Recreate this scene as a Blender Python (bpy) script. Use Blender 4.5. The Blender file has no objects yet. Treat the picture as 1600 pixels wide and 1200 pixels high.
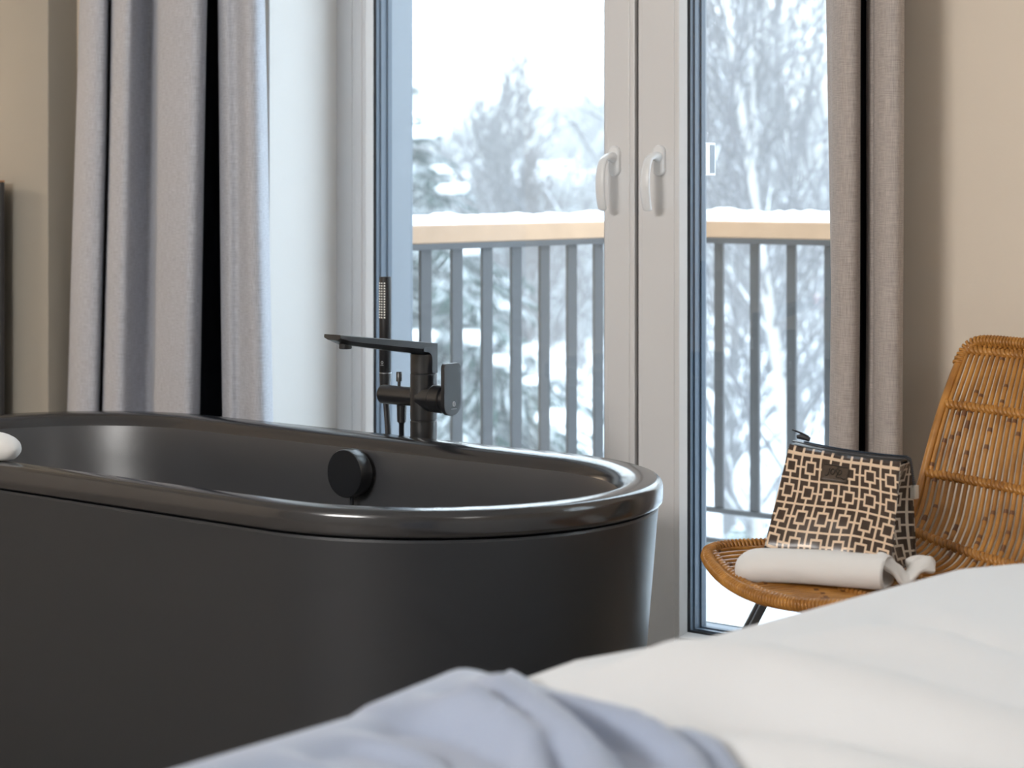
import bpy, math, random
from mathutils import Vector, Matrix, noise
random.seed(11)
C = bpy.context.scene.collection
SC = bpy.context.scene
PI = math.pi
V = Vector

# ------------------------------------------------------------------ camera
YAW = math.radians(40.0)
F_PX, HOR, EYE = 3300.0, 285.0, 1.12
S_, C_ = math.sin(YAW), math.cos(YAW)
cam_d = bpy.data.cameras.new('camera')
cam_d.sensor_width = 36.0
cam_d.lens = F_PX / 1600.0 * 36.0
cam_d.shift_y = -(600.0 - HOR) / 1600.0
cam_d.clip_start = 0.05
cam_d.clip_end = 600
cam_d.dof.use_dof = True
cam_d.dof.focus_distance = 3.95
cam_d.dof.aperture_fstop = 5.0
cam = bpy.data.objects.new('camera', cam_d)
cam.location = (0, 0, EYE)
cam.rotation_euler = (PI / 2, 0, YAW)
C.objects.link(cam)
SC.camera = cam


def ray(u, v):
    t = (u - 800.0) / F_PX
    w = (v - HOR) / F_PX
    return t * C_ - S_, t * S_ + C_, -w


def at(u, v, X=None, Y=None, D=None):
    x, y, z = ray(u, v)
    d = D if D is not None else (X / x if X is not None else Y / y)
    return V((d * x, d * y, EYE + d * z))


def spot(u, D, z):
    p = at(u, HOR, D=D)
    return V((p.x, p.y, z))


# ------------------------------------------------------------------ materials
def new_mat(name):
    m = bpy.data.materials.new(name)
    m.use_nodes = True
    nt = m.node_tree
    return m, nt, nt.nodes['Principled BSDF']


def pm(name, col, rough=0.5, metal=0.0, bump=0.0, bscale=60.0, var=0.0, vscale=8.0, sheen=0.0, coat=0.0, spec=0.5, coord='Object'):
    m, nt, b = new_mat(name)
    b.inputs['Base Color'].default_value = (*col, 1)
    b.inputs['Roughness'].default_value = rough
    b.inputs['Metallic'].default_value = metal
    b.inputs['Specular IOR Level'].default_value = spec
    if sheen:
        b.inputs['Sheen Weight'].default_value = sheen
    if coat:
        b.inputs['Coat Weight'].default_value = coat
        b.inputs['Coat Roughness'].default_value = 0.15
    tc = nt.nodes.new('ShaderNodeTexCoord')
    if bump:
        n = nt.nodes.new('ShaderNodeTexNoise')
        n.inputs['Scale'].default_value = bscale
        n.inputs['Detail'].default_value = 4
        nt.links.new(tc.outputs[coord], n.inputs['Vector'])
        bp = nt.nodes.new('ShaderNodeBump')
        bp.inputs['Strength'].default_value = bump
        bp.inputs['Distance'].default_value = 0.004
        nt.links.new(n.outputs['Fac'], bp.inputs['Height'])
        nt.links.new(bp.outputs['Normal'], b.inputs['Normal'])
    if var:
        n = nt.nodes.new('ShaderNodeTexNoise')
        n.inputs['Scale'].default_value = vscale
        n.inputs['Detail'].default_value = 3
        nt.links.new(tc.outputs[coord], n.inputs['Vector'])
        mx = nt.nodes.new('ShaderNodeMix')
        mx.data_type = 'RGBA'
        mx.inputs['A'].default_value = (*[c * (1 - var) for c in col], 1)
        mx.inputs['B'].default_value = (*[min(1, c * (1 + var)) for c in col], 1)
        nt.links.new(n.outputs['Fac'], mx.inputs['Factor'])
        nt.links.new(mx.outputs['Result'], b.inputs['Base Color'])
    return m


def math_node(nt, op, a, b=None):
    n = nt.nodes.new('ShaderNodeMath')
    n.operation = op
    for i, x in enumerate((a, b)):
        if x is None:
            continue
        if isinstance(x, (int, float)):
            n.inputs[i].default_value = x
        else:
            nt.links.new(x, n.inputs[i])
    return n.outputs[0]


def weave_mat(name, c0, c1, su, sv, rough=0.9, bump=0.25):
    """woven cloth with slubby threads along both UV directions (UV in metres)"""
    m, nt, b = new_mat(name)
    b.inputs['Roughness'].default_value = rough
    b.inputs['Specular IOR Level'].default_value = 0.2
    b.inputs['Sheen Weight'].default_value = 0.15
    uv = nt.nodes.new('ShaderNodeUVMap')
    outs = []
    for sx, sy in ((su, sv * 0.06), (su * 0.06, sv)):
        mp = nt.nodes.new('ShaderNodeMapping')
        mp.inputs['Scale'].default_value = (sx, sy, 1)
        nt.links.new(uv.outputs[0], mp.inputs['Vector'])
        n = nt.nodes.new('ShaderNodeTexNoise')
        n.inputs['Scale'].default_value = 1.0
        n.inputs['Detail'].default_value = 3
        n.inputs['Roughness'].default_value = 0.65
        nt.links.new(mp.outputs[0], n.inputs['Vector'])
        outs.append(n.outputs['Fac'])
    s = math_node(nt, 'ADD', outs[0], outs[1])
    s2 = math_node(nt, 'MULTIPLY', s, 0.5)
    r = nt.nodes.new('ShaderNodeValToRGB')
    r.color_ramp.elements[0].position = 0.36
    r.color_ramp.elements[0].color = (*c0, 1)
    r.color_ramp.elements[1].position = 0.64
    r.color_ramp.elements[1].color = (*c1, 1)
    nt.links.new(s2, r.inputs['Fac'])
    nt.links.new(r.outputs[0], b.inputs['Base Color'])
    bp = nt.nodes.new('ShaderNodeBump')
    bp.inputs['Strength'].default_value = bump
    bp.inputs['Distance'].default_value = 0.002
    nt.links.new(s2, bp.inputs['Height'])
    nt.links.new(bp.outputs[0], b.inputs['Normal'])
    return m


def snowy_mat(name, col, rough=0.9, lo=0.15, hi=0.55, snow=(0.86, 0.9, 0.95), speck=0.35, vscale=3.0):
    """snow lies on what faces upward, with noisy edges"""
    m, nt, b = new_mat(name)
    b.inputs['Roughness'].default_value = rough
    b.inputs['Specular IOR Level'].default_value = 0.2
    g = nt.nodes.new('ShaderNodeNewGeometry')
    sx = nt.nodes.new('ShaderNodeSeparateXYZ')
    nt.links.new(g.outputs['Normal'], sx.inputs[0])
    n = nt.nodes.new('ShaderNodeTexNoise')
    n.inputs['Scale'].default_value = vscale
    n.inputs['Detail'].default_value = 4
    nt.links.new(g.outputs['Position'], n.inputs['Vector'])
    nn = math_node(nt, 'SUBTRACT', n.outputs['Fac'], 0.5)
    nn = math_node(nt, 'MULTIPLY', nn, speck * 4)
    f = math_node(nt, 'ADD', sx.outputs['Z'], nn)
    r = nt.nodes.new('ShaderNodeMapRange')
    r.inputs['From Min'].default_value = lo
    r.inputs['From Max'].default_value = hi
    nt.links.new(f, r.inputs['Value'])
    mx = nt.nodes.new('ShaderNodeMix')
    mx.data_type = 'RGBA'
    mx.inputs['A'].default_value = (*col, 1)
    mx.inputs['B'].default_value = (*snow, 1)
    nt.links.new(r.outputs[0], mx.inputs['Factor'])
    nt.links.new(mx.outputs['Result'], b.inputs['Base Color'])
    return m


M = {}
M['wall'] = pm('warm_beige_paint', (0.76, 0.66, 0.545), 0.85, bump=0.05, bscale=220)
M['wall_dim'] = pm('dimmed_beige_paint', (0.37, 0.345, 0.295), 0.85, bump=0.05, bscale=220)  # beige wall paint darkened to stand for the dimmer light at far left
M['reveal'] = pm('white_paint', (0.88, 0.87, 0.85), 0.8, bump=0.04, bscale=220)
M['ceiling'] = pm('ceiling_paint', (0.82, 0.8, 0.77), 0.9)
M['frame'] = pm('white_window_plastic', (0.77, 0.75, 0.735), 0.38)
M['alu'] = pm('blue_grey_aluminium', (0.065, 0.09, 0.125), 0.4, 0.0)
M['alulight'] = pm('pale_grey_aluminium', (0.19, 0.215, 0.25), 0.35, 0.0)
M['gasket'] = pm('black_rubber', (0.01, 0.011, 0.014), 0.6)
M['handle'] = pm('white_handle_plastic', (0.85, 0.85, 0.85), 0.25)
M['steel'] = pm('brushed_steel', (0.6, 0.62, 0.65), 0.35, 1.0)
M['tub'] = pm('matte_charcoal_enamel', (0.018, 0.021, 0.026), 0.38, bump=0.03, bscale=300, spec=0.5)
M['tubrim'] = pm('satin_charcoal_enamel', (0.019, 0.020, 0.023), 0.17, bump=0.012, bscale=300, spec=0.5)
M['tubin'] = pm('matte_charcoal_basin', (0.050, 0.051, 0.056), 0.34, bump=0.03, bscale=300)
M['black'] = pm('matte_black_metal', (0.008, 0.0088, 0.011), 0.30, 0.0, bump=0.02, bscale=500, spec=0.5)
M['blackdk'] = pm('black_plastic', (0.012, 0.012, 0.014), 0.45)
M['nozzle'] = pm('white_silicone', (0.85, 0.85, 0.82), 0.5)
M['mark'] = pm('pale_print', (0.6, 0.62, 0.65), 0.5)
M['curtain'] = weave_mat('grey_woven_curtain', (0.37, 0.38, 0.42), (0.61, 0.63, 0.685), 520, 520)
M['curtain2'] = weave_mat('grey_brown_woven_curtain', (0.325, 0.282, 0.258), (0.55, 0.49, 0.45), 520, 520)
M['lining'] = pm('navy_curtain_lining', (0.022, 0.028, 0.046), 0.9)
M['floor'] = pm('oak_floor', (0.33, 0.29, 0.25), 0.5, var=0.2, vscale=5)
M['panel'] = pm('dark_grey_lacquer', (0.05, 0.05, 0.055), 0.5)
M['copper'] = pm('copper_highlight', (0.55, 0.3, 0.17), 0.3, 1.0)
M['duvet'] = pm('white_cotton', (0.80, 0.815, 0.835), 0.85, bump=0.12, bscale=900, sheen=0.1, spec=0.2)
M['throw'] = pm('blue_grey_satin_cotton', (0.36, 0.42, 0.55), 0.55, bump=0.06, bscale=900, sheen=0.35, spec=0.35)
M['mattress'] = pm('white_mattress_ticking', (0.75, 0.74, 0.72), 0.9)
M['bedwood'] = pm('dark_bed_wood', (0.09, 0.06, 0.04), 0.5)
M['terry'] = pm('white_terry', (0.94, 0.92, 0.895), 0.95, bump=0.55, bscale=1100, sheen=0.5, spec=0.1)
M['leather'] = pm('dark_brown_leather', (0.075, 0.05, 0.032), 0.42, bump=0.3, bscale=260, var=0.35, vscale=60)
M['emboss'] = pm('embossed_dark', (0.012, 0.008, 0.006), 0.35)
M['zip'] = pm('black_zip_tape', (0.02, 0.021, 0.026), 0.4)
M['railmetal'] = pm('anthracite_railing_metal', (0.062, 0.063, 0.067), 0.5, bump=0.1, bscale=200)
M['railwood'] = pm('larch_handrail', (0.44, 0.29, 0.185), 0.55, var=0.18, vscale=9)
M['snow'] = pm('fresh_snow', (0.88, 0.91, 0.95), 0.8, bump=0.7, bscale=60)
M['snowground'] = pm('snow_field', (0.84, 0.88, 0.93), 0.9, bump=0.5, bscale=3, var=0.05, vscale=0.5)
M['spruce'] = snowy_mat('snowy_spruce_needles', (0.030, 0.060, 0.052), lo=0.75, hi=1.15, vscale=5, speck=0.25)
M['sprucesnow'] = pm('snow_on_spruce', (0.88, 0.91, 0.95), 0.8)
M['bark'] = snowy_mat('snowy_bark', (0.085, 0.075, 0.078), lo=0.45, hi=0.9, vscale=6, speck=0.25)
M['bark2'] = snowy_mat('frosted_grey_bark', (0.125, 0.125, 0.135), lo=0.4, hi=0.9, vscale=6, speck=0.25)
M['birch'] = snowy_mat('pale_birch_bark', (0.36, 0.36, 0.36), lo=0.3, hi=0.5, vscale=4, speck=0.25)
M['hedge'] = snowy_mat('snowy_hedge', (0.05, 0.10, 0.075), lo=0.5, hi=1.0, vscale=4, speck=0.25)
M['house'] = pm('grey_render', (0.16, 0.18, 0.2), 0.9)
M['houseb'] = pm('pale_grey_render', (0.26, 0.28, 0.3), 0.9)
M['hwin'] = pm('dark_window_glass', (0.12, 0.14, 0.17), 0.2)
M['red'] = pm('red_enamel', (0.62, 0.09, 0.1), 0.5)


def set_ior(m, ior):
    m.node_tree.nodes['Principled BSDF'].inputs['IOR'].default_value = ior


set_ior(M['black'], 1.8)
set_ior(M['tubrim'], 1.75)
set_ior(M['tub'], 1.6)
set_ior(M['tubin'], 1.6)


def glass_mat():
    m = bpy.data.materials.new('window_glass')
    m.use_nodes = True
    nt = m.node_tree
    nt.nodes.clear()
    o = nt.nodes.new('ShaderNodeOutputMaterial')
    t = nt.nodes.new('ShaderNodeBsdfTransparent')
    t.inputs[0].default_value = (0.96, 0.98, 0.98, 1)
    g = nt.nodes.new('ShaderNodeBsdfGlossy')
    g.inputs['Roughness'].default_value = 0.0
    f = nt.nodes.new('ShaderNodeFresnel')
    ge = nt.nodes.new('ShaderNodeNewGeometry')
    mr = nt.nodes.new('ShaderNodeMapRange')
    mr.inputs['To Min'].default_value = 1.45
    mr.inputs['To Max'].default_value = 1 / 1.45
    nt.links.new(ge.outputs['Backfacing'], mr.inputs['Value'])
    nt.links.new(mr.outputs[0], f.inputs[0])
    mx = nt.nodes.new('ShaderNodeMixShader')
    nt.links.new(f.outputs[0], mx.inputs[0])
    nt.links.new(t.outputs[0], mx.inputs[1])
    nt.links.new(g.outputs[0], mx.inputs[2])
    nt.links.new(mx.outputs[0], o.inputs[0])
    return m


M['glass'] = glass_mat()


def rattan_mat():
    m, nt, b = new_mat('honey_rattan')
    b.inputs['Roughness'].default_value = 0.3
    g = nt.nodes.new('ShaderNodeTexCoord')
    n = nt.nodes.new('ShaderNodeTexNoise')
    n.inputs['Scale'].default_value = 22
    n.inputs['Detail'].default_value = 3
    nt.links.new(g.outputs['Object'], n.inputs['Vector'])
    r = nt.nodes.new('ShaderNodeValToRGB')
    r.color_ramp.elements[0].position = 0.3
    r.color_ramp.elements[0].color = (0.30, 0.12, 0.02, 1)
    r.color_ramp.elements[1].position = 0.7
    r.color_ramp.elements[1].color = (0.56, 0.26, 0.055, 1)
    nt.links.new(n.outputs['Fac'], r.inputs['Fac'])
    nt.links.new(r.outputs[0], b.inputs['Base Color'])
    return m


M['rattan'] = rattan_mat()
M['node'] = pm('dark_rattan_node', (0.17, 0.065, 0.018), 0.45)


def lattice_mat(name, dark, pale):
    """cream square-and-line lattice printed on dark coated cloth; UV: one cell per unit"""
    m, nt, b = new_mat(name)
    b.inputs['Roughness'].default_value = 0.3
    b.inputs['Coat Weight'].default_value = 0.1
    b.inputs['Coat Roughness'].default_value = 0.3
    uv = nt.nodes.new('ShaderNodeUVMap')
    sp = nt.nodes.new('ShaderNodeSeparateXYZ')
    nt.links.new(uv.outputs[0], sp.inputs[0])
    X = lambda op, a, c=None: math_node(nt, op, a, c)
    fx = X('FRACT', sp.outputs['X'])
    fy = X('FRACT', sp.outputs['Y'])
    ax = X('ABSOLUTE', X('SUBTRACT', fx, 0.5))
    ay = X('ABSOLUTE', X('SUBTRACT', fy, 0.5))
    w = 0.05
    bx = X('GREATER_THAN', ax, 0.5 - w)
    by = X('GREATER_THAN', ay, 0.5 - w * 0.8)
    border = X('MAXIMUM', bx, by)
    mxy = X('MAXIMUM', ax, X('MULTIPLY', ay, 1.0))
    ring = X('MULTIPLY', X('LESS_THAN', mxy, 0.275), X('GREATER_THAN', mxy, 0.185))
    c1 = X('MULTIPLY', X('LESS_THAN', ax, w * 0.95), X('GREATER_THAN', mxy, 0.25))
    c2 = X('MULTIPLY', X('LESS_THAN', ay, w * 0.8), X('GREATER_THAN', mxy, 0.25))
    tot = X('MAXIMUM', X('MAXIMUM', border, ring), X('MAXIMUM', c1, c2))
    # top row of plain blocks: v above 4.0
    top = X('GREATER_THAN', sp.outputs['Y'], 4.0)
    tx = X('ABSOLUTE', X('SUBTRACT', X('FRACT', X('MULTIPLY', sp.outputs['X'], 2.0)), 0.5))
    tb = X('MAXIMUM', X('GREATER_THAN', tx, 0.38), X('LESS_THAN', sp.outputs['Y'], 4.1))
    tot = X('ADD', X('MULTIPLY', tot, X('SUBTRACT', 1.0, top)), X('MULTIPLY', tb, top))
    mx = nt.nodes.new('ShaderNodeMix')
    mx.data_type = 'RGBA'
    mx.inputs['A'].default_value = (*dark, 1)
    mx.inputs['B'].default_value = (*pale, 1)
    nt.links.new(tot, mx.inputs['Factor'])
    nt.links.new(mx.outputs['Result'], b.inputs['Base Color'])
    return m


M['lattice'] = lattice_mat('lattice_print_front', (0.055, 0.032, 0.02), (0.80, 0.60, 0.42))
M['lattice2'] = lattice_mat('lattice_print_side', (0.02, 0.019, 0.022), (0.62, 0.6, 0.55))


# ------------------------------------------------------------------ mesh helpers
class MB:
    def __init__(self):
        self.v, self.f, self.uv = [], [], []

    def box(self, x0, x1, y0, y1, z0, z1, mat=None):
        n = len(self.v)
        for p in ((x0, y0, z0), (x1, y0, z0), (x1, y1, z0), (x0, y1, z0), (x0, y0, z1), (x1, y0, z1), (x1, y1, z1), (x0, y1, z1)):
            q = V(p)
            self.v.append(mat @ q if mat else q)
        for f in ((3, 2, 1, 0), (4, 5, 6, 7), (0, 1, 5, 4), (1, 2, 6, 5), (2, 3, 7, 6), (3, 0, 4, 7)):
            self.f.append(tuple(n + i for i in f))
        return self

    def prism(self, poly, axis_vec, mat=None):
        """extrude closed 3-D polygon along a vector"""
        n = len(self.v)
        k = len(poly)
        a = V(axis_vec)
        for p in poly:
            q = V(p)
            self.v.append(mat @ q if mat else q)
        for p in poly:
            q = V(p) + a
            self.v.append(mat @ q if mat else q)
        self.f.append(tuple(n + i for i in reversed(range(k))))
        self.f.append(tuple(n + k + i for i in range(k)))
        for i in range(k):
            j = (i + 1) % k
            self.f.append((n + i, n + j, n + k + j, n + k + i))
        return self

    def loft(self, loops, cap0=False, cap1=False, closed=True):
        n = len(self.v)
        k = len(loops[0])
        for lp in loops:
            self.v += [V(p) for p in lp]
        for a in range(len(loops) - 1):
            for i in range(k if closed else k - 1):
                j = (i + 1) % k
                self.f.append((n + a * k + i, n + a * k + j, n + (a + 1) * k + j, n + (a + 1) * k + i))
        if cap0:
            self.f.append(tuple(n + i for i in reversed(range(k))))
        if cap1:
            b = n + (len(loops) - 1) * k
            self.f.append(tuple(b + i for i in range(k)))
        return self

    def tube(self, pts, r, sides=8, caps=True, closed=False, squash=None):
        pts = [V(p) for p in pts]
        m = len(pts)
        loops = []
        prev = None
        for i in range(m):
            if closed:
                t = pts[(i + 1) % m] - pts[i - 1]
            else:
                t = pts[min(i + 1, m - 1)] - pts[max(i - 1, 0)]
            if t.length < 1e-9:
                t = V((0, 0, 1))
            t.normalize()
            if prev is None:
                ref = V((0, 0, 1)) if abs(t.z) < 0.9 else V((1, 0, 0))
                a = t.cross(ref).normalized()
            else:
                a = (prev - t * prev.dot(t))
                a = a.normalized() if a.length > 1e-9 else t.orthogonal().normalized()
            prev = a
            b = t.cross(a)
            rr = r[i] if hasattr(r, '__len__') else r
            ra, rb = (rr, rr) if squash is None else (rr * squash[0], rr * squash[1])
            loops.append([pts[i] + a * (ra * math.cos(2 * PI * s / sides)) + b * (rb * math.sin(2 * PI * s / sides)) for s in range(sides)])
        if closed:
            # twist-free enough for short closed loops
            loops.append(loops[0])
        self.loft(loops, caps and not closed, caps and not closed)
        return self

    def lathe(self, prof, origin, axis=(0, 0, 1), n=32, cap=True):
        """prof: (radius, height) list along axis from origin"""
        ax = V(axis).normalized()
        a = ax.orthogonal().normalized()
        b = ax.cross(a)
        o = V(origin)
        loops = [[o + ax * h + a * (r * math.cos(2 * PI * i / n)) + b * (r * math.sin(2 * PI * i / n)) for i in range(n)] for r, h in prof]
        self.loft(loops, cap, cap)
        return self

    def grid(self, fn, nu, nv, u0=0., u1=1., v0=0., v1=1., uvfn=None):
        n = len(self.v)
        base = len(self.v)
        for j in range(nv + 1):
            for i in range(nu + 1):
                u = u0 + (u1 - u0) * i / nu
                v = v0 + (v1 - v0) * j / nv
                self.v.append(V(fn(u, v)))
                if uvfn:
                    while len(self.uv) < len(self.v) - 1:
                        self.uv.append((0, 0))
                    self.uv.append(uvfn(u, v))
        for j in range(nv):
            for i in range(nu):
                a = base + j * (nu + 1) + i
                self.f.append((a, a + 1, a + nu + 2, a + nu + 1))
        return self

    def blob(self, c, rx, ry, rz, seg=8, rings=5, jit=0.0):
        c = V(c)
        loops = []
        for j in range(1, rings):
            th = PI * j / rings
            lp = []
            for i in range(seg):
                ph = 2 * PI * i / seg
                k = 1 + random.uniform(-jit, jit)
                lp.append(c + V((rx * math.sin(th) * math.cos(ph) * k, ry * math.sin(th) * math.sin(ph) * k, -rz * math.cos(th) * k)))
            loops.append(lp)
        self.loft(loops, True, True)
        return self

    def build(self, name, mat, parent=None, smooth=True, angle=35, bevel=0.0, subsurf=0, solid=0.0):
        o0 = V((0, 0, 0))
        p = parent
        while p is not None:
            o0 = o0 + p.location
            p = p.parent
        me = bpy.data.meshes.new(name)
        me.from_pydata([tuple(v - o0) for v in self.v], [], self.f)
        if self.uv:
            while len(self.uv) < len(self.v):
                self.uv.append((0, 0))
            l = me.uv_layers.new(name='UVMap')
            for lp in me.loops:
                l.data[lp.index].uv = self.uv[lp.vertex_index]
        me.materials.append(mat)
        me.update()
        if smooth:
            for q in me.polygons:
                q.use_smooth = True
            me.set_sharp_from_angle(angle=math.radians(angle))
        o = bpy.data.objects.new(name, me)
        C.objects.link(o)
        if parent is not None:
            o.parent = parent
        if solid:
            md = o.modifiers.new('thickness', 'SOLIDIFY')
            md.thickness = solid
            md.offset = 0
        if bevel:
            md = o.modifiers.new('bevel', 'BEVEL')
            md.width = bevel
            md.segments = 2
            md.limit_method = 'ANGLE'
            md.angle_limit = math.radians(40)
        if subsurf:
            md = o.modifiers.new('subsurf', 'SUBSURF')
            md.levels = md.render_levels = subsurf
        return o


def tag(o, label=None, cat=None, group=None, kind=None):
    if label:
        o['label'] = label
    if cat:
        o['category'] = cat
    if group:
        o['group'] = group
    if kind:
        o['kind'] = kind
    return o


def thing(name, label, cat, loc=(0, 0, 0), group=None, kind=None):
    o = bpy.data.objects.new(name, None)
    o.empty_display_size = 0.1
    o.location = loc
    C.objects.link(o)
    return tag(o, label, cat, group, kind)


def struct(o):
    o['kind'] = 'structure'
    return o


def catmull(pts, n=8):
    pts = [V(p) for p in pts]
    out = []
    m = len(pts)
    for i in range(m - 1):
        p0, p1, p2, p3 = pts[max(i - 1, 0)], pts[i], pts[i + 1], pts[min(i + 2, m - 1)]
        for k in range(n):
            t = k / n
            out.append(0.5 * ((2 * p1) + (p2 - p0) * t + (2 * p0 - 5 * p1 + 4 * p2 - p3) * t * t + (3 * p1 - p0 - 3 * p2 + p3) * t ** 3))
    out.append(pts[-1])
    return out


def sample(pts, t):
    """catmull-rom position at t in 0..1 over control points"""
    m = len(pts) - 1
    x = min(max(t, 0), 1) * m
    i = min(int(x), m - 1)
    k = x - i
    p0, p1, p2, p3 = pts[max(i - 1, 0)], pts[i], pts[i + 1], pts[min(i + 2, m)]
    return 0.5 * ((2 * p1) + (p2 - p0) * k + (2 * p0 - 5 * p1 + 4 * p2 - p3) * k * k + (3 * p1 - p0 - 3 * p2 + p3) * k ** 3)


# ------------------------------------------------------------------ room shell
WY0, WY1 = 3.545, 3.99            # window wall, inner and outer face
WX0, WX1 = -3.745, -2.06          # the opening
ZT, ZC = 2.32, 2.62               # opening head, ceiling
XL, XR, YB = -5.40, 1.9, -2.2
QX0, QX1, QZ0, QZ1 = -0.95, 0.95, 0.85, 2.30     # added window, out of view over the bed, to give it daylight

m = MB()
m.box(XL - 0.2, WX0, WY0, WY1, 0, ZC)
m.box(WX1, QX0, WY0, WY1, 0, ZC)
m.box(QX1, XR + 0.2, WY0, WY1, 0, ZC)
m.box(QX0, QX1, WY0, WY1, 0, QZ0)
m.box(QX0, QX1, WY0, WY1, QZ1, ZC)
m.box(WX0, WX1, WY0, WY1, ZT, ZC)
w = struct(m.build('wall_window', M['wall'], smooth=False))
tag(w, 'beige painted window wall behind the curtains and the rattan chair', 'wall')
m = MB()   # white plastered reveals lining the opening
m.box(WX0, WX0 + 0.003, WY0, 3.80, 0.0, ZT)
m.box(WX1 - 0.003, WX1, WY0, 3.80, 0.0, ZT)
m.box(WX0, WX1, WY0, 3.80, ZT - 0.003, ZT)
m.build('reveal_lining', M['reveal'], w, smooth=False)
w = struct(MB().box(XL - 0.2, XL, YB, WY0, 0, ZC).build('wall_left', M['wall'], smooth=False))
tag(w, 'beige left wall beyond the end of the bathtub', 'wall')
w = struct(MB().box(XL, -4.478, 3.45, WY0, 0, ZC).build('wall_front', M['wall_dim'], smooth=False, bevel=0.002))
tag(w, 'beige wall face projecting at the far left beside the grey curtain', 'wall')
w = struct(MB().box(XR, XR + 0.2, YB, WY0, 0, ZC).build('wall_right', M['wall'], smooth=False))
tag(w, 'beige right wall beyond the bed', 'wall')
w = struct(MB().box(XL - 0.2, XR + 0.2, YB - 0.2, YB, 0, ZC).build('wall_back', M['reveal'], smooth=False))  # unseen wall, painted white so its bounced light stays neutral
tag(w, 'white back wall behind the camera', 'wall')
w = struct(MB().box(XL - 0.2, XR + 0.2, YB - 0.2, WY1, -0.12, 0).build('floor', M['floor'], smooth=False))
tag(w, 'wooden floor of the room', 'floor')
w = struct(MB().box(XL - 0.2, XR + 0.2, YB - 0.2, WY1, ZC, ZC + 0.15).build('ceiling', M['ceiling'], smooth=False))
tag(w, 'white ceiling of the room', 'ceiling')

# ------------------------------------------------------------------ window frame and the two balcony door leaves
FY = 3.775
m = MB()
for (a, b, c, d) in ((QX0, QX0 + 0.07, QZ0, QZ1), (QX1 - 0.07, QX1, QZ0, QZ1), (-0.04, 0.04, QZ0, QZ1), (QX0, QX1, QZ0, QZ0 + 0.07), (QX0, QX1, QZ1 - 0.07, QZ1)):
    m.box(a, b, FY, 3.85, c, d)
w2 = struct(m.build('added_bed_window', M['frame'], smooth=False))
tag(w2, 'white framed window added out of view above the bed head for daylight on the bedding', 'window')
MB().box(QX0 + 0.06, QX1 - 0.06, 3.81, 3.812, QZ0 + 0.06, QZ1 - 0.06).build('pane', M['glass'], w2, smooth=False)
m = MB()
m.box(WX0, -3.688, FY, 3.86, 0.0, ZT)
m.box(-2.12, WX1, FY, 3.86, 0.0, ZT)
m.box(-3.688, -2.12, FY, 3.86, ZT - 0.06, ZT)
m.box(-3.688, -2.12, FY + 0.01, 3.86, 0.0, 0.028)
win = struct(m.build('window_1', M['frame'], smooth=False, bevel=0.003))
tag(win, 'white fixed frame around the pair of balcony doors', 'window frame')
m = MB()    # exterior guide rails, head and sill in blue-grey aluminium
m.box(WX0 - 0.0, -3.632, 3.862, 3.938, 0.06, ZT)
m.box(-2.13, WX1, 3.862, 3.938, 0.06, ZT)
m.build('outer_guide_rail', M['alulight'], win, smooth=False, bevel=0.002)
m = MB()
m.box(WX0, WX1, 3.87, 4.06, 0.085, 0.098)
m.box(WX0, WX1, 4.05, 4.06, 0.05, 0.098)
m.build('outer_sill', M['alulight'], win, smooth=False)


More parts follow.
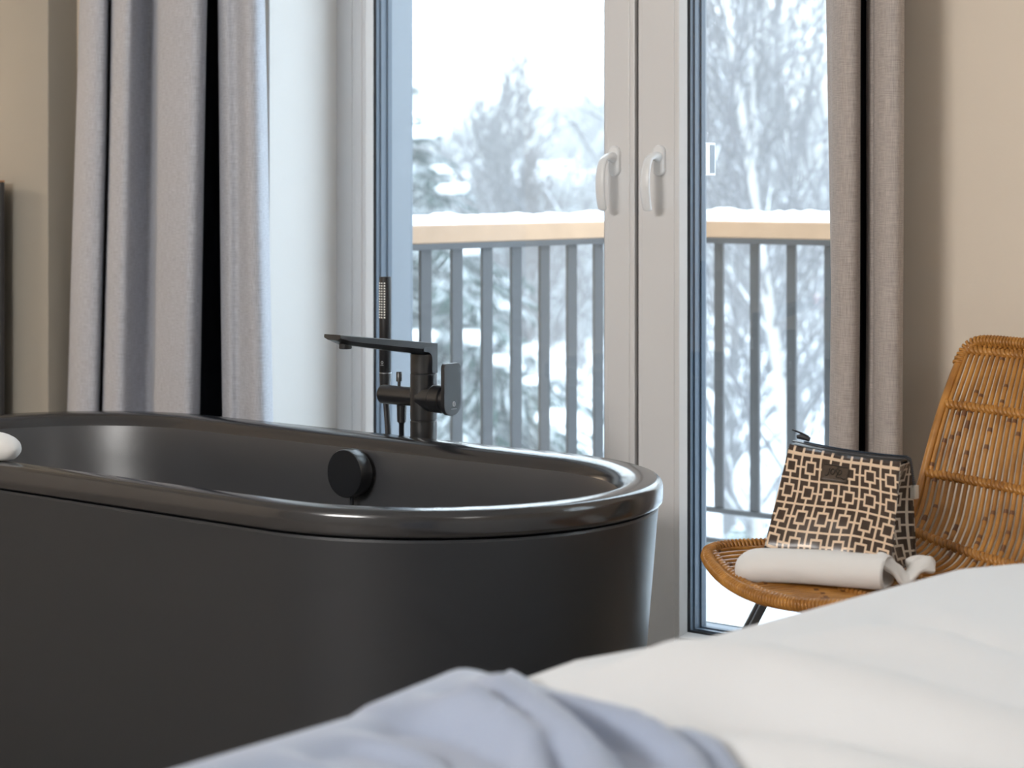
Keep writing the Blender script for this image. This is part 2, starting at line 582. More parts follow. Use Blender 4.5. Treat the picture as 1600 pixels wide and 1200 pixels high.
def door_leaf(name, x0, x1, gx0, gx1, label):
    """white leaf; x0..x1 outside, gx0..gx1 glass opening"""
    zb, zt, gzb, gzt = 0.03, ZT - 0.045, 0.125, ZT - 0.13
    m = MB()
    for (a, b, c, d) in ((x0, gx0, zb, zt), (gx1, x1, zb, zt), (gx0, gx1, zb, gzb), (gx0, gx1, gzt, zt)):
        m.box(a, b, FY, 3.83, c, d)
    # shallow moulded step round the leaf
    for (a, b, c, d) in ((x0 + 0.012, gx0 - 0.012, zb + 0.012, zt - 0.012), (gx1 + 0.012, x1 - 0.012, zb + 0.012, zt - 0.012)):
        m.box(a, b, FY - 0.003, FY + 0.01, c, d)
    o = struct(m.build(name, M['frame'], smooth=False, bevel=0.0025))
    tag(o, label, 'door')
    # bevelled glazing lip that catches the daylight
    m = MB()
    k = 0.010
    def lip(p, q):
        m.loft([p, q], closed=True)
    P = [(gx0, FY, gzb), (gx1, FY, gzb), (gx1, FY, gzt), (gx0, FY, gzt)]
    Q = [(gx0 + k, FY + 0.016, gzb + k), (gx1 - k, FY + 0.016, gzb + k), (gx1 - k, FY + 0.016, gzt - k), (gx0 + k, FY + 0.016, gzt - k)]
    R = [(gx0 + k, FY + 0.019, gzb + k), (gx1 - k, FY + 0.019, gzb + k), (gx1 - k, FY + 0.019, gzt - k), (gx0 + k, FY + 0.019, gzt - k)]
    lip(P, Q)
    m.build('glazing_bead', M['frame'], o, smooth=False)
    g = MB()
    G = [(gx0 + k + 0.004, FY + 0.023, gzb + k + 0.004), (gx1 - k - 0.004, FY + 0.023, gzb + k + 0.004), (gx1 - k - 0.004, FY + 0.023, gzt - k - 0.004), (gx0 + k + 0.004, FY + 0.023, gzt - k - 0.004)]
    g.loft([Q, R, G], closed=True)
    g.build('gasket', M['gasket'], o, smooth=False)
    # glass
    MB().box(gx0 + k - 0.004, gx1 - k + 0.004, FY + 0.021, FY + 0.0225, gzb + k - 0.004, gzt - k + 0.004).build('pane', M['glass'], o, smooth=False)
    # outer aluminium shell, stepped
    m = MB()
    for (st, y0, y1) in ((0.000, 0.026, 0.040), (0.004, 0.040, 0.052), (0.001, 0.052, 0.064), (0.005, 0.064, 0.078)):
        a0, a1, c0, c1 = gx0 + k + st, gx1 - k - st, gzb + k + st, gzt - k - st
        lp = lambda e, y: [(a0 - e, FY + y, c0 - e), (a1 + e, FY + y, c0 - e), (a1 + e, FY + y, c1 + e), (a0 - e, FY + y, c1 + e)]
        m.loft([lp(0.03, y0), lp(0, y0), lp(0, y1), lp(0.03, y1)], closed=True)
    m.build('outer_shell', M['alu'], o, smooth=False)
    m = MB()
    a0, a1, c0, c1 = gx0 + k + 0.001, gx1 - k - 0.001, gzb + k + 0.001, gzt - k - 0.001
    lp = lambda e, y: [(a0 - e, FY + y, c0 - e), (a1 + e, FY + y, c0 - e), (a1 + e, FY + y, c1 + e), (a0 - e, FY + y, c1 + e)]
    m.loft([lp(0.03, 0.078), lp(0, 0.078), lp(0, 0.088), lp(0.05, 0.088)], closed=True)
    m.build('outer_lip', M['alulight'], o, smooth=False)
    return o


leafL = door_leaf('door_1', -3.688, -2.812, -3.640, -2.897, 'left balcony door leaf behind the bath tap, white frame and glass')
leafR = door_leaf('door_2', -2.802, -2.122, -2.690, -2.195, 'right balcony door leaf beside the rattan chair, white frame and glass')
MB().box(-2.8115, -2.8025, FY + 0.012, 3.82, 0.03, ZT - 0.05).build('meeting_gasket', M['gasket'], leafR, smooth=False)


def door_handle(parent, x):
    zc = 1.168
    y = FY - 0.003
    m = MB()
    lps = []
    for dy, e in ((0, 0), (-0.008, 0), (-0.0105, 0.0025)):
        lp = []
        r = 0.0155 - e
        for i in range(32):
            a = 2 * PI * i / 32
            lp.append((x + r * math.cos(a), y + dy, zc + r * math.sin(a) + (0.0185 if math.sin(a) >= 0 else -0.0185)))
        lps.append(lp)
    m.loft(lps, True, True)
    h = m.build('handle', M['handle'], parent)
    m = MB()
    zl = zc + 0.008
    path = catmull([(x, y - 0.009, zl), (x, y - 0.026, zl + 0.001), (x, y - 0.044, zl - 0.006), (x, y - 0.054, zl - 0.026), (x, y - 0.058, zl - 0.055), (x, y - 0.056, zl - 0.085), (x, y - 0.051, zl - 0.108), (x, y - 0.047, zl - 0.118)], 6)
    n = len(path)
    lps = []
    for i, p in enumerate(path):
        t = (path[min(i + 1, n - 1)] - path[max(i - 1, 0)]).normalized()
        a = V((1, 0, 0))
        b = t.cross(a).normalized()
        f = i / (n - 1)
        wa = 0.0125 if f < 0.25 else 0.0105 + 0.002 * math.sin(PI * (f - 0.25) / 0.75)
        wb = 0.0125 * max(0, 1 - f / 0.25) + 0.0048 * min(1, f / 0.25) if f < 0.25 else 0.0048
        if f > 0.96:
            wa *= 0.7
            wb *= 0.7
        lps.append([p + a * (wa * math.cos(2 * PI * s / 16)) + b * (wb * math.sin(2 * PI * s / 16)) for s in range(16)])
    m.loft(lps, True, True)
    m.build('lever', M['handle'], h, angle=60)
    return h


door_handle(leafL, -2.862)
door_handle(leafR, -2.738)
# catch plate on the outside edge of the right leaf
p0 = at(1098, 223, Y=3.868)
p1 = at(1108, 274, Y=3.868)
cx_ = -2.680
m = MB()
m.box(cx_, cx_ + 0.002, 3.857, 3.897, p1.z, p0.z)
m.box(cx_ - 0.012, cx_ + 0.002, 3.857, 3.860, p1.z, p0.z)
cp = m.build('catch_plate', M['handle'], leafR, smooth=False, bevel=0.0007)
for z in (p0.z - 0.010, p1.z + 0.010):
    MB().lathe([(0.0032, 0), (0.0032, 0.001), (0.0015, 0.0014)], (cx_ + 0.002, 3.866, z), (1, 0, 0), 12).build('screw', M['steel'], cp)
MB().box(cx_ + 0.0015, cx_ + 0.003, 3.876, 3.893, p1.z + 0.005, p0.z - 0.005).build('grip_recess', M['alulight'], cp, smooth=False)

# ------------------------------------------------------------------ bathtub
TX, TY, RZ = -2.956, 2.710, 0.613
TL, TW = 1.80, 0.80


def stadium(L, W, z, n=40, r=None):
    r = W / 2 if r is None else r
    pts = []
    for sx, a0 in ((1, -90), (-1, 90)):
        for i in range(n + 1):
            a = math.radians(a0 + 180 * i / n)
            pts.append((TX + sx * (L / 2 - r) + r * math.cos(a), TY + r * math.sin(a), z))
    # straight runs subdivided by the lofting neighbours
    out = []
    k = len(pts)
    for i in range(k):
        a, b = V(pts[i]), V(pts[(i + 1) % k])
        out.append(a)
        if (b - a).length > 0.3:
            for j in range(1, 12):
                out.append(a.lerp(b, j / 12))
    return out


tub = thing('bathtub', 'charcoal black oval freestanding bathtub in front of the balcony doors', 'bathtub', (TX, TY, 0))
m = MB()
prof = [(0.085, 0.0), (0.085, 0.012), (0.062, 0.022), (0.052, 0.06), (0.042, 0.16), (0.030, 0.30), (0.019, 0.43), (0.011, 0.53), (0.008, 0.562), (0.010, 0.566), (0.022, 0.566)]
m.loft([stadium(TL - 2 * o, TW - 2 * o, z) for o, z in prof], True, False)
m.build('outer_shell', M['tub'], tub, angle=30)
m = MB()
prof = [(0.022, 0.570), (0.004, 0.571), (0.001, 0.574), (0.000, 0.578), (0.000, 0.600), (0.0015, 0.606), (0.006, 0.611), (0.012, 0.613), (0.040, 0.613), (0.054, 0.611), (0.064, 0.606), (0.071, 0.598), (0.076, 0.588)]
m.loft([stadium(TL - 2 * o, TW - 2 * o, z) for o, z in prof])
m.build('rim', M['tubrim'], tub, angle=50)
m = MB()
prof = [(0.076, 0.076, 0.588), (0.080, 0.079, 0.575), (0.092, 0.083, 0.52), (0.125, 0.092, 0.40), (0.165, 0.102, 0.29), (0.20, 0.115, 0.22), (0.235, 0.14, 0.18), (0.29, 0.18, 0.163), (0.36, 0.25, 0.158), (0.42, 0.33, 0.157)]
m.loft([stadium(TL - 2 * ol, TW - 2 * ow, z) for ol, ow, z in prof], False, True)
m.build('basin', M['tubin'], tub, angle=50)
oc = V((-2.938, 2.985, 0.544))
m = MB()
m.lathe([(0.036, 0.045), (0.036, 0.0315), (0.047, 0.0312), (0.0475, 0.030), (0.0475, 0.002), (0.0465, 0.0), (0.0, 0.0)], (oc.x, oc.y, oc.z), (0, 1, 0), 48)
ov = m.build('overflow_cover', M['black'], tub, angle=40)
MB().lathe([(0.0045, 0), (0.0045, 0.02), (0.003, 0.022)], (oc.x + 0.004, oc.y + 0.018, oc.z - 0.044), (0, 0, -1), 14).build('stop_pin', M['black'], ov)
MB().lathe([(0.034, 0), (0.034, 0.005), (0.028, 0.008)], (TX, TY, 0.156), (0, 0, 1), 32).build('drain_plug', M['black'], tub)

# ------------------------------------------------------------------ bath tap
fa = thing('bath_mixer_tap', 'matte black floor-standing bath mixer tap rising behind the tub rim', 'tap', (-2.894, 3.17, 0))
fx, fy = -2.894, 3.17
R = 0.0275
m = MB()
m.lathe([(0.055, 0), (0.055, 0.008), (0.05, 0.012), (R, 0.013), (R, 0.6355), (R - 0.0012, 0.637), (R - 0.0012, 0.6385), (R, 0.640), (R, 0.7315), (R - 0.0012, 0.733)], (fx, fy, 0), n=40)
m.build('column', M['black'], fa)
# spout: slab with rounded inner corner, pointing along the tub
zt = 0.7945
SW = 0.0278                      # half width of the spout slab
yb, yf = fy + 0.0112, fy - 0.262  # back edge and tip


def spout_sec(y):
    # cross-section of the bar at y: top flat, low side faces, sloping underside
    f = (yb - y) / (yb - yf)
    top_ = zt + 0.031 * f
    sd_ = 0.0150 - 0.0045 * f
    un_ = 0.0115 - 0.005 * f
    g = 1.0
    if y < yf + 0.03:
        g = 0.62 + 0.38 * (y - yf) / 0.03
    e = 0.0012
    w_ = SW - 0.0055 * f
    wi = w_ - 0.010
    return [(fx + w_ - e, y, top_), (fx + w_, y, top_ - e), (fx + w_, y, top_ - sd_ * g), (fx + wi, y, top_ - (sd_ + un_) * g),
            (fx - wi, y, top_ - (sd_ + un_) * g), (fx - w_, y, top_ - sd_ * g), (fx - w_, y, top_ - e), (fx - w_ + e, y, top_)]


m = MB()
m.loft([spout_sec(y) for y in (yf, yf + 0.015, yf + 0.03, fy - 0.18, fy - 0.12, fy - 0.06, fy - 0.03, fy - 0.005, yb)], True, True)
# vertical back leg with a rounded inner corner
pr = [(yb, 0.7345), (yb, zt - 0.006), (fy - 0.030, zt - 0.008), (fy - 0.030, zt - 0.0145)]
for i in range(9):
    a = math.radians(90 - 90 * i / 8)
    pr.append((fy - 0.0205 + 0.016 * math.cos(a), zt - 0.0165 - 0.016 + 0.016 * math.sin(a)))
pr.append((fy - 0.0045, 0.7345))
m.prism([(fx - SW, p[0], p[1]) for p in pr], (2 * SW, 0, 0))
sp_ = m.build('spout', M['black'], fa, angle=25)
MB().lathe([(R - 0.0003, 0.734), (R - 0.0003, 0.772)], (fx, fy, 0), n=40).build('upper_column', M['black'], fa)
MB().lathe([(0.0125, 0), (0.0125, 0.011), (0.0105, 0.012), (0.0105, 0.009)], (fx, yf + 0.036, zt + 0.031 - 0.018), (0, 0, -1), 24).build('aerator', M['blackdk'], sp_)
# valve body
m = MB()
zb = 0.683
m.lathe([(0.0, 0), (0.017, 0.0), (0.0195, 0.003), (0.0195, 0.112)], (-3.010, fy, zb), (1, 0, 0), 36)
m.build('valve_body', M['black'], fa)
m = MB()
m.lathe([(0.0, 0.0), (0.0285, 0.0), (0.0285, 0.031), (0.0275, 0.032), (0.0275, 0.034), (0.0285, 0.035), (0.0285, 0.058), (0.024, 0.060), (0.024, 0.069)], (fx, fy, zb), (1, 0, 0), 40)
m.build('cartridge', M['black'], fa)
# lever plate facing along the tub
lx = fx + 0.069
pts = []
hw = 0.0255
z0, z1 = zb - 0.031, zb + 0.074
cor = [(-hw, z0, 0.020), (hw, z0, 0.020), (hw, z1, 0.008), (-hw, z1, 0.008)]
ctr = [(1, 1), (-1, 1), (-1, -1), (1, -1)]
for (yy, zz, rr), (sy, sz), a0 in zip(cor, ctr, (180, 270, 0, 90)):
    for i in range(9):
        a = math.radians(a0 + 90 * i / 8)
        pts.append((yy + sy * rr + rr * math.cos(a), zz + sz * rr + rr * math.sin(a)))
m = MB()
def lev_loop(dx, e):
    return [(lx + dx, fy + p[0] * (1 - e / hw), (z0 + z1) / 2 + (p[1] - (z0 + z1) / 2) * (1 - e / 0.05)) for p in pts]
m.loft([lev_loop(0, 0.001), lev_loop(0.001, 0), lev_loop(0.0085, 0), lev_loop(0.0095, 0.001)], True, True)
lv = m.build('lever', M['black'], fa, angle=30)
m = MB()
rc = (lx + 0.0098, fy + 0.004, zb - 0.008)
m.tube([(rc[0], rc[1] + 0.0036 * math.cos(2 * PI * i / 20), rc[2] + 0.0045 * math.sin(2 * PI * i / 20)) for i in range(20)], 0.0009, 6, closed=True)
m.tube([(rc[0], rc[1] + 0.0012, rc[2] + 0.0016), (rc[0], rc[1] - 0.0012, rc[2] + 0.0006), (rc[0], rc[1] + 0.0012, rc[2] - 0.0006), (rc[0], rc[1] - 0.0012, rc[2] - 0.0016)], 0.0005, 5)
for i in range(8):
    m.box(rc[0] - 0.0003, rc[0] + 0.0003, rc[1] - 0.008 + i * 0.002, rc[1] - 0.0068 + i * 0.002, rc[2] - 0.0105, rc[2] - 0.0092)
m.build('lever_mark', M['mark'], lv, smooth=False)
# diverter knob on top, hose connector below
m = MB()
m.lathe([(0.0035, 0), (0.0035, 0.010), (0.0062, 0.0105), (0.0062, 0.029), (0.0055, 0.030)], (-2.962, fy, zb + 0.0185), n=20)
m.build('diverter_knob', M['black'], fa)
m = MB()
m.lathe([(0.0085, 0.0), (0.0105, 0.002), (0.0095, 0.036), (0.0078, 0.037), (0.0058, 0.040), (0.0058, 0.20)], (-2.955, fy, zb - 0.0175), (0, 0, -1), 20)
m.build('hose_connector', M['black'], fa)
# holder cup for the hand shower
m = MB()
HX = at(602, 500, Y=3.214).x
m.lathe([(0.0105, 0.0), (0.0128, 0.0395), (0.0128, 0.0405)], (HX, 3.214, zb - 0.002), n=24)
m.tube([(HX + 0.004, 3.211, zb + 0.002), (-2.996, 3.182, zb)], 0.008, 12)
m.build('shower_holder', M['black'], fa)

hs = thing('hand_shower', 'slim black stick hand shower with white nozzles standing in the tap holder', 'hand shower', (HX, 3.214, 0.7215))
hx, hy = HX, 3.214
m = MB()
m.lathe([(0.0118, 0.0), (0.0125, 0.001), (0.0125, 0.199), (0.0118, 0.2), (0.0, 0.2)], (hx, hy, 0.7225), n=28)
hb = m.build('shower_body', M['blackdk'], hs)
MB().lathe([(0.0128, 0), (0.0128, 0.0016)], (hx, hy, 0.7208), n=28).build('collar_ring', M['steel'], hs)
m = MB()
for j in range(14):
    for a in (-54, -82, -110, -138):
        an = math.radians(a)
        n = V((math.cos(an), math.sin(an), 0))
        t = V((-n.y, n.x, 0))
        c = V((hx, hy, 0.838 + j * 0.0055)) + n * 0.0122
        k = 0.0016
        m.prism([c - t * k - V((0, 0, k)), c + t * k - V((0, 0, k)), c + t * k + V((0, 0, k)), c - t * k + V((0, 0, k))], n * 0.0012)
m.build('nozzles', M['nozzle'], hb, smooth=False)
m = MB()
an = math.radians(-78)
n = V((math.cos(an), math.sin(an), 0))
t = V((-n.y, n.x, 0))
c = V((hx, hy, 0.744)) + n * 0.0127
m.tube([c + t * (0.0024 * math.cos(2 * PI * i / 16)) + V((0, 0, 0.0026 * math.sin(2 * PI * i / 16))) for i in range(16)], 0.0005, 5, closed=True)
for i in range(6):
    q = c + t * (-0.004 + i * 0.0014) - V((0, 0, 0.006))
    m.prism([q, q + t * 0.0009, q + t * 0.0009 + V((0, 0, 0.001)), q + V((0, 0, 0.001))], n * 0.0003)
m.build('body_mark', M['mark'], hb, smooth=False)
m = MB()
m.tube(catmull([(hx, hy, zb - 0.002), (hx + 0.004, hy, zb - 0.04), (hx + 0.014, hy - 0.005, zb - 0.10), (hx + 0.03, hy - 0.015, 0.46), (hx + 0.05, hy - 0.03, 0.36), (-2.955, fy, 0.40), (-2.955, fy, 0.47)], 8), 0.0065, 10)
m.build('hose', M['blackdk'], hs)

# ------------------------------------------------------------------ curtains
def curtain(name, plan, vtop, vbot, mat, label, lin=(None, None), ztop=2.5, zbot=0.02, group=None):
    top = [at(p[0], vtop, Y=p[2]) for p in plan]
    bot = [at(p[1], vbot, Y=p[2]) for p in plan]
    cols = []
    for a, b in zip(top, bot):
        def lp(z, a=a, b=b):
            f = (a.z - z) / (a.z - b.z)
            f = min(max(f, -0.35), 1.35)
            q = a.lerp(b, f)
            return V((q.x, q.y, z))
        cols.append(lp)
    ctop = [c(ztop) for c in cols]
    root = thing(name, label, 'curtain', (sum(p.x for p in ctop) / len(ctop), 3.45, 0), group)

    NZ = 40
    def sheet(i0, i1, nm, mt, parent):
        sub = 7
        n = (i1 - i0) * sub
        rows = []
        for j in range(NZ + 1):
            z = zbot + (ztop - zbot) * j / NZ
            ctl = [c(z) for c in cols]
            # the cloth flexes gently on its way down
            row = []
            for i in range(n + 1):
                t = (i0 + i / sub) / (len(cols) - 1)
                p = sample(ctl, t)
                k = noise.noise(V((p.x * 9, z * 1.3, 3.1))) * 0.004
                row.append(V((p.x + k * 0.5, p.y + k, z)))
            rows.append(row)
        m = MB()
        arc = [0]
        mid = rows[NZ // 2]
        for i in range(n):
            arc.append(arc[-1] + (mid[i + 1] - mid[i]).length)
        m.grid(lambda u, v: rows[int(round(v * NZ))][int(round(u * n))], n, NZ, uvfn=lambda u, v: (arc[int(round(u * n))], zbot + (ztop - zbot) * v))
        return m.build(nm, mt, parent, angle=80, solid=0.002)
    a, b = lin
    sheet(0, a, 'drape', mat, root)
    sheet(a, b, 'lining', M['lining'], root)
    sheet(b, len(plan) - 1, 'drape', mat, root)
    # hems
    return root


LC = [(125, 105, 3.49), (139, 121, 3.40), (164, 149, 3.405), (173, 159, 3.485), (178, 164, 3.41), (202, 187, 3.37), (224, 218, 3.455), (240, 233, 3.475),
      (248, 243, 3.40), (270, 263, 3.33), (298, 288, 3.295), (317, 305, 3.32), (323, 311, 3.38), (321, 309, 3.46), (327, 318, 3.51), (338, 343, 3.515),
      (342, 352, 3.46), (340, 349, 3.39), (350, 360, 3.345), (368, 376, 3.355), (388, 398, 3.315), (405, 416, 3.34), (414, 426, 3.42)]
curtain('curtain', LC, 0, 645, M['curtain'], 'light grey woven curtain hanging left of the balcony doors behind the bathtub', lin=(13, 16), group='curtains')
RC = [(1292, 1303, 3.50), (1297, 1304, 3.47), (1299, 1300, 3.45), (1303, 1297, 3.42), (1316, 1308, 3.385), (1333, 1328, 3.385), (1344, 1340, 3.41), (1343, 1340, 3.46), (1347, 1345, 3.505),
      (1352, 1349, 3.505), (1354, 1352, 3.47), (1360, 1358, 3.44), (1366, 1365, 3.435), (1369, 1368, 3.41), (1384, 1384, 3.385), (1404, 1403, 3.39), (1413, 1411, 3.42), (1412, 1410, 3.47)]
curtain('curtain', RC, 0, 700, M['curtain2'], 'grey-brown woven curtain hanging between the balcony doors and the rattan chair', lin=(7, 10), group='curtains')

# ------------------------------------------------------------------ dark panel on the far left wall face
pe_ = at(0.0, 282, Y=3.395)
pn = thing('wall_panel', 'dark slim panel with a copper strip as its warm top highlight on the far left wall beside the tub', 'panel', (-4.85, 3.45, 0.2))
MB().box(-5.15, pe_.x, 3.395, 3.41, 0.25, pe_.z - 0.004).build('panel_board', M['panel'], pn, smooth=False, bevel=0.002)
MB().box(-5.15, pe_.x, 3.393, 3.41, pe_.z - 0.004, pe_.z).build('highlight_strip', M['copper'], pn, smooth=False)  # copper colour stands in for a warm highlight along the panel top
for z in (0.4, 0.95):
    MB().box(-4.95, -4.85, 3.41, 3.45, z, z + 0.05).build('wall_bracket', M['panel'], pn, smooth=False)

# ------------------------------------------------------------------ rattan chair
AX = V((0.9023, -0.4311, 0))
edge = [at(1097, 862, D=3.49), at(1150, 852, D=3.535), at(1240, 851, D=3.57), at(1330, 852, D=3.61), at(1398, 843, D=3.645), at(1428, 800, D=3.67), at(1446, 730, D=3.69), at(1470, 645, D=3.71), at(1493, 580, D=3.735), at(1512, 530, D=3.755)]
wid = [0.50, 0.53, 0.55, 0.55, 0.545, 0.53, 0.50, 0.46, 0.42, 0.385]
NB = len(edge) - 1


def CS(a, b):
    """chair surface: a across from the far side to the near side, b from the front edge up to the top"""
    p = sample(edge, b)
    x = b * NB
    i = min(int(x), NB - 1)
    w = wid[i] + (wid[i + 1] - wid[i]) * (x - i)
    q = p + AX * (w * a)
    s = 4 * a * (1 - a)
    flat = max(0, 1 - max(0, b - 0.40) / 0.25)
    q.z -= 0.030 * s * flat
    back = 1 - flat
    q += V((0.43, 0.9, 0)) * (0.02 * s * back)
    # front edge bows outward
    q += V((-0.43, -0.9, 0)) * (0.045 * s * max(0, 1 - b / 0.3))
    if b < 0.1:
        q.z += 0.004 * (1 - b / 0.1)
    return q


ch = thing('rattan_chair', 'honey coloured rattan lounge chair with black legs between bed and curtain', 'chair', (edge[2] + AX * 0.27).to_tuple()[:2] + (0,))
# perimeter rim
per = []
rc_ = 0.06
for i in range(30):
    per.append(CS(rc_ + (1 - 2 * rc_) * i / 29, 0.0))
per.append(CS(0.985, 0.02))
for i in range(70):
    per.append(CS(1.0, 0.05 + 0.90 * i / 69))
per.append(CS(0.985, 0.985))
for i in range(30):
    per.append(CS(1 - rc_ - (1 - 2 * rc_) * i / 29, 1.0))
per.append(CS(0.015, 0.985))
for i in range(70):
    per.append(CS(0.0, 0.95 - 0.90 * i / 69))
per.append(CS(0.015, 0.02))


def resample(pts, step, closed=False):
    pts = [V(p) for p in pts] + ([V(pts[0])] if closed else [])
    out = [pts[0].copy()]
    acc = 0.0
    for a, b in zip(pts[:-1], pts[1:]):
        L = (b - a).length
        while acc + L >= step:
            f = (step - acc) / L if L else 0
            a = a.lerp(b, f)
            L = (b - a).length
            out.append(a.copy())
            acc = 0
        acc += L
    return out


def relax(pts, k):
    n = len(pts)
    for _ in range(k):
        pts = [(pts[i - 1] + pts[i] * 2 + pts[(i + 1) % n]) / 4 for i in range(n)]
    return pts


def coil(pts, r, pitch, sides=8, strand=0.35, closed=False, strands=1, hand=1, sub=10):
    """a strand wound helically about a path"""
    pp = resample(pts, pitch / sub, closed)
    n = len(pp)
    m = MB()
    for s in range(strands):
        path = []
        prev = None
        for i in range(n):
            t = (pp[min(i + 1, n - 1)] - pp[max(i - 1, 0)]).normalized()
            if prev is None:
                prev = t.orthogonal().normalized()
            prev = (prev - t * prev.dot(t)).normalized()
            b = t.cross(prev)
            a = hand * 2 * PI * (i / sub + s / strands)
            path.append(pp[i] + prev * (r * math.cos(a)) + b * (r * math.sin(a)))
        m.tube(path, strand, 6, caps=True)
    return m


per2 = relax(resample(per, 0.012, True), 10)
m = MB().tube(per2, 0.0082, 10, closed=True)
rim = m.build('rim', M['rattan'], ch, angle=80)


def arc_path(b_side, b_end):
    n_ = 24
    L_ = [CS(1.0, b_side + (b_end - b_side) * i / n_) for i in range(n_)]
    T_ = [CS(1 - rc_ - (1 - 2 * rc_) * i / 29, b_end) for i in range(30)]
    R_ = [CS(0.0, b_end + (b_side - b_end) * i / n_) for i in range(1, n_ + 1)]
    q_ = resample(L_ + T_ + R_, 0.012)
    for _ in range(10):
        q_ = [q_[0]] + [(q_[i - 1] + q_[i] * 2 + q_[i + 1]) / 4 for i in range(1, len(q_) - 1)] + [q_[-1]]
    return q_


for bs, be in ((0.40, 0.0), (0.90, 1.0)):
    coil(arc_path(bs, be), 0.0088, 0.0078, strand=0.0030, sub=8).build('rim_binding', M['rattan'], rim, angle=80)
NR = 32
rod_r = 0.0038
for i in range(NR):
    a = (i + 0.9) / (NR + 0.8)
    pts = [CS(a, 0.012 + 0.976 * j / 60) for j in range(61)]
    rr = random.Random(i * 7 + 3)
    rad = [rod_r] * 121
    dark = set()
    pts = [CS(a, 0.012 + 0.976 * j / 120) for j in range(121)]
    for k in range(5):
        j = rr.randrange(4, 114)
        rad[j] = rod_r * 1.2
        dark.add(j)
        if rr.random() < 0.15:
            dark |= {j + 1}
    rod = MB().tube(pts, rad, 8).build('rod', M['rattan'], ch, angle=80)
    rod.data.materials.append(M['node'])
    for j in dark:
        for q in range(8):
            rod.data.polygons[j * 8 + q].material_index = 1
for b in (0.035, 0.17, 0.34, 0.50, 0.655, 0.80, 0.955):
    pts = [CS(0.01 + 0.98 * j / 40, b) for j in range(41)]
    coil(pts, 0.0045, 0.022, strand=0.0047, strands=2, sub=12).build('woven_band', M['rattan'], ch, angle=80)
# legs: black flat bars splaying from a frame under the seat
cen = CS(0.5, 0.28)
und = cen.z - 0.018
seatfr = MB()
cn = {}
for nm, a, b in (('fl', 0.25, 0.16), ('fr', 0.75, 0.16), ('bl', 0.28, 0.36), ('br', 0.72, 0.36)):
    cn[nm] = CS(a, b)
hx_ = [V((p.x, p.y, und)) for p in (cn['fl'], cn['fr'], cn['br'], cn['bl'])]
seatfr.tube(hx_, 0.008, 8, closed=True)
fr_ = seatfr.build('leg_frame', M['black'], ch)
ftop = at(1212, 925, D=3.44)
for nm in ('fl', 'fr', 'bl', 'br'):
    p = V((cn[nm].x, cn[nm].y, cn[nm].z - 0.008))
    p = V((p.x, p.y, min(p.z, und + 0.03)))
    d = V((p.x - cen.x, p.y - cen.y, 0)).normalized()
    if nm == 'fl':
        p = V((ftop.x, ftop.y, cn['fl'].z - 0.012))
        d = (at(1120, 1050, D=3.44) - at(1212, 925, D=3.44))
        d = V((d.x, d.y, 0)) * 9.0
        d = V((-0.8, -0.45, 0)).normalized()
        foot = V((p.x, p.y, 0)) + V((-0.766 * 0.24, -0.643 * 0.24 - 0.02, 0))
    else:
        foot = V((p.x, p.y, 0)) + d * 0.10
    if foot.y > WY0 - 0.03:
        foot.y = WY0 - 0.03
    ax = (foot - p).normalized()
    side = ax.cross(V((S_, -C_, 0))).normalized()
    dep = ax.cross(side).normalized()
    m = MB()
    for (s0, s1) in ((-0.0095, 0.0025), (0.0035, 0.0095)):
        q = [p + side * s0 + dep * -0.004, p + side * s1 + dep * -0.004, p + side * s1 + dep * 0.004, p + side * s0 + dep * 0.004]
        m.prism(q, foot - p)
    m.box(foot.x - 0.012, foot.x + 0.012, foot.y - 0.012, foot.y + 0.012, 0.0, 0.006)
    m.build('leg', M['black'], ch, smooth=False, bevel=0.001)

# ------------------------------------------------------------------ toiletry bag on the chair
bg_o = at(1300, 850, D=3.45)
TLc, TRc = at(1234, 694, D=3.53), at(1407, 722, D=3.44)
BLc, BRc = at(1193, 862, D=3.43), at(1392, 896, D=3.345)
TRb, BRb = at(1424, 716, D=3.505), at(1432, 880, D=3.47)
TLb, BLb = TLc + (TRb - TRc) * 0.55, BLc + (BRb - BRc)
bag = thing('toiletry_bag', 'dark brown toiletry bag with cream lattice print leaning on the rattan chair', 'bag', (bg_o.x, bg_o.y, 0.5))


def bil(a, b, c, d, u, v):
    return (a.lerp(b, u)).lerp(c.lerp(d, u), v)


nrm = (BRc - BLc).cross(TLc - BLc).normalized()
if nrm.y > 0:
    nrm = -nrm


def bagfront(u, v):
    p = bil(BLc, BRc, TLc, TRc, u, v)
    s = math.sin(PI * u) * math.sin(PI * min(1, v * 1.0)) ** 0.7
    p = p + nrm * (0.014 * s + 0.004 * noise.noise(V((u * 5, v * 4, 1))) * math.sin(PI * u) ** 0.3)
    p += V((0, 0, -0.004)) * math.sin(PI * u) * v
    # soft corners at the bottom
    p += nrm * (-0.012) * max(0, 1 - v / 0.12) ** 2
    return p


m = MB()
m.grid(bagfront, 36, 26, uvfn=lambda u, v: (u * 5.75 + 0.1 + 0.10 * math.sin(v * 7 + 1), v * 4.36 - 0.03 + 0.10 * math.sin(u * 6) * (1 - v)))
m.build('front_panel', M['lattice'], bag, angle=80, solid=0.002)


def bagback(u, v):
    p = bil(BLb, BRb, TLb, TRb, u, v)
    return p - nrm * (0.01 * math.sin(PI * u) * math.sin(PI * v))


m = MB()
m.grid(bagback, 20, 16, uvfn=lambda u, v: (u * 7.2, v * 4.0))
m.build('back_panel', M['lattice2'], bag, angle=80, solid=0.002)


def gusset(A0, A1, B0, B1, inward, hi):
    def fn(u, v):
        p = bil(A0, B0, A1, B1, u, v * hi)
        return p + inward * (0.024 * math.sin(PI * u) ** 1.0 * math.sin(PI * min(1, v * 0.9 + 0.1)))
    return fn


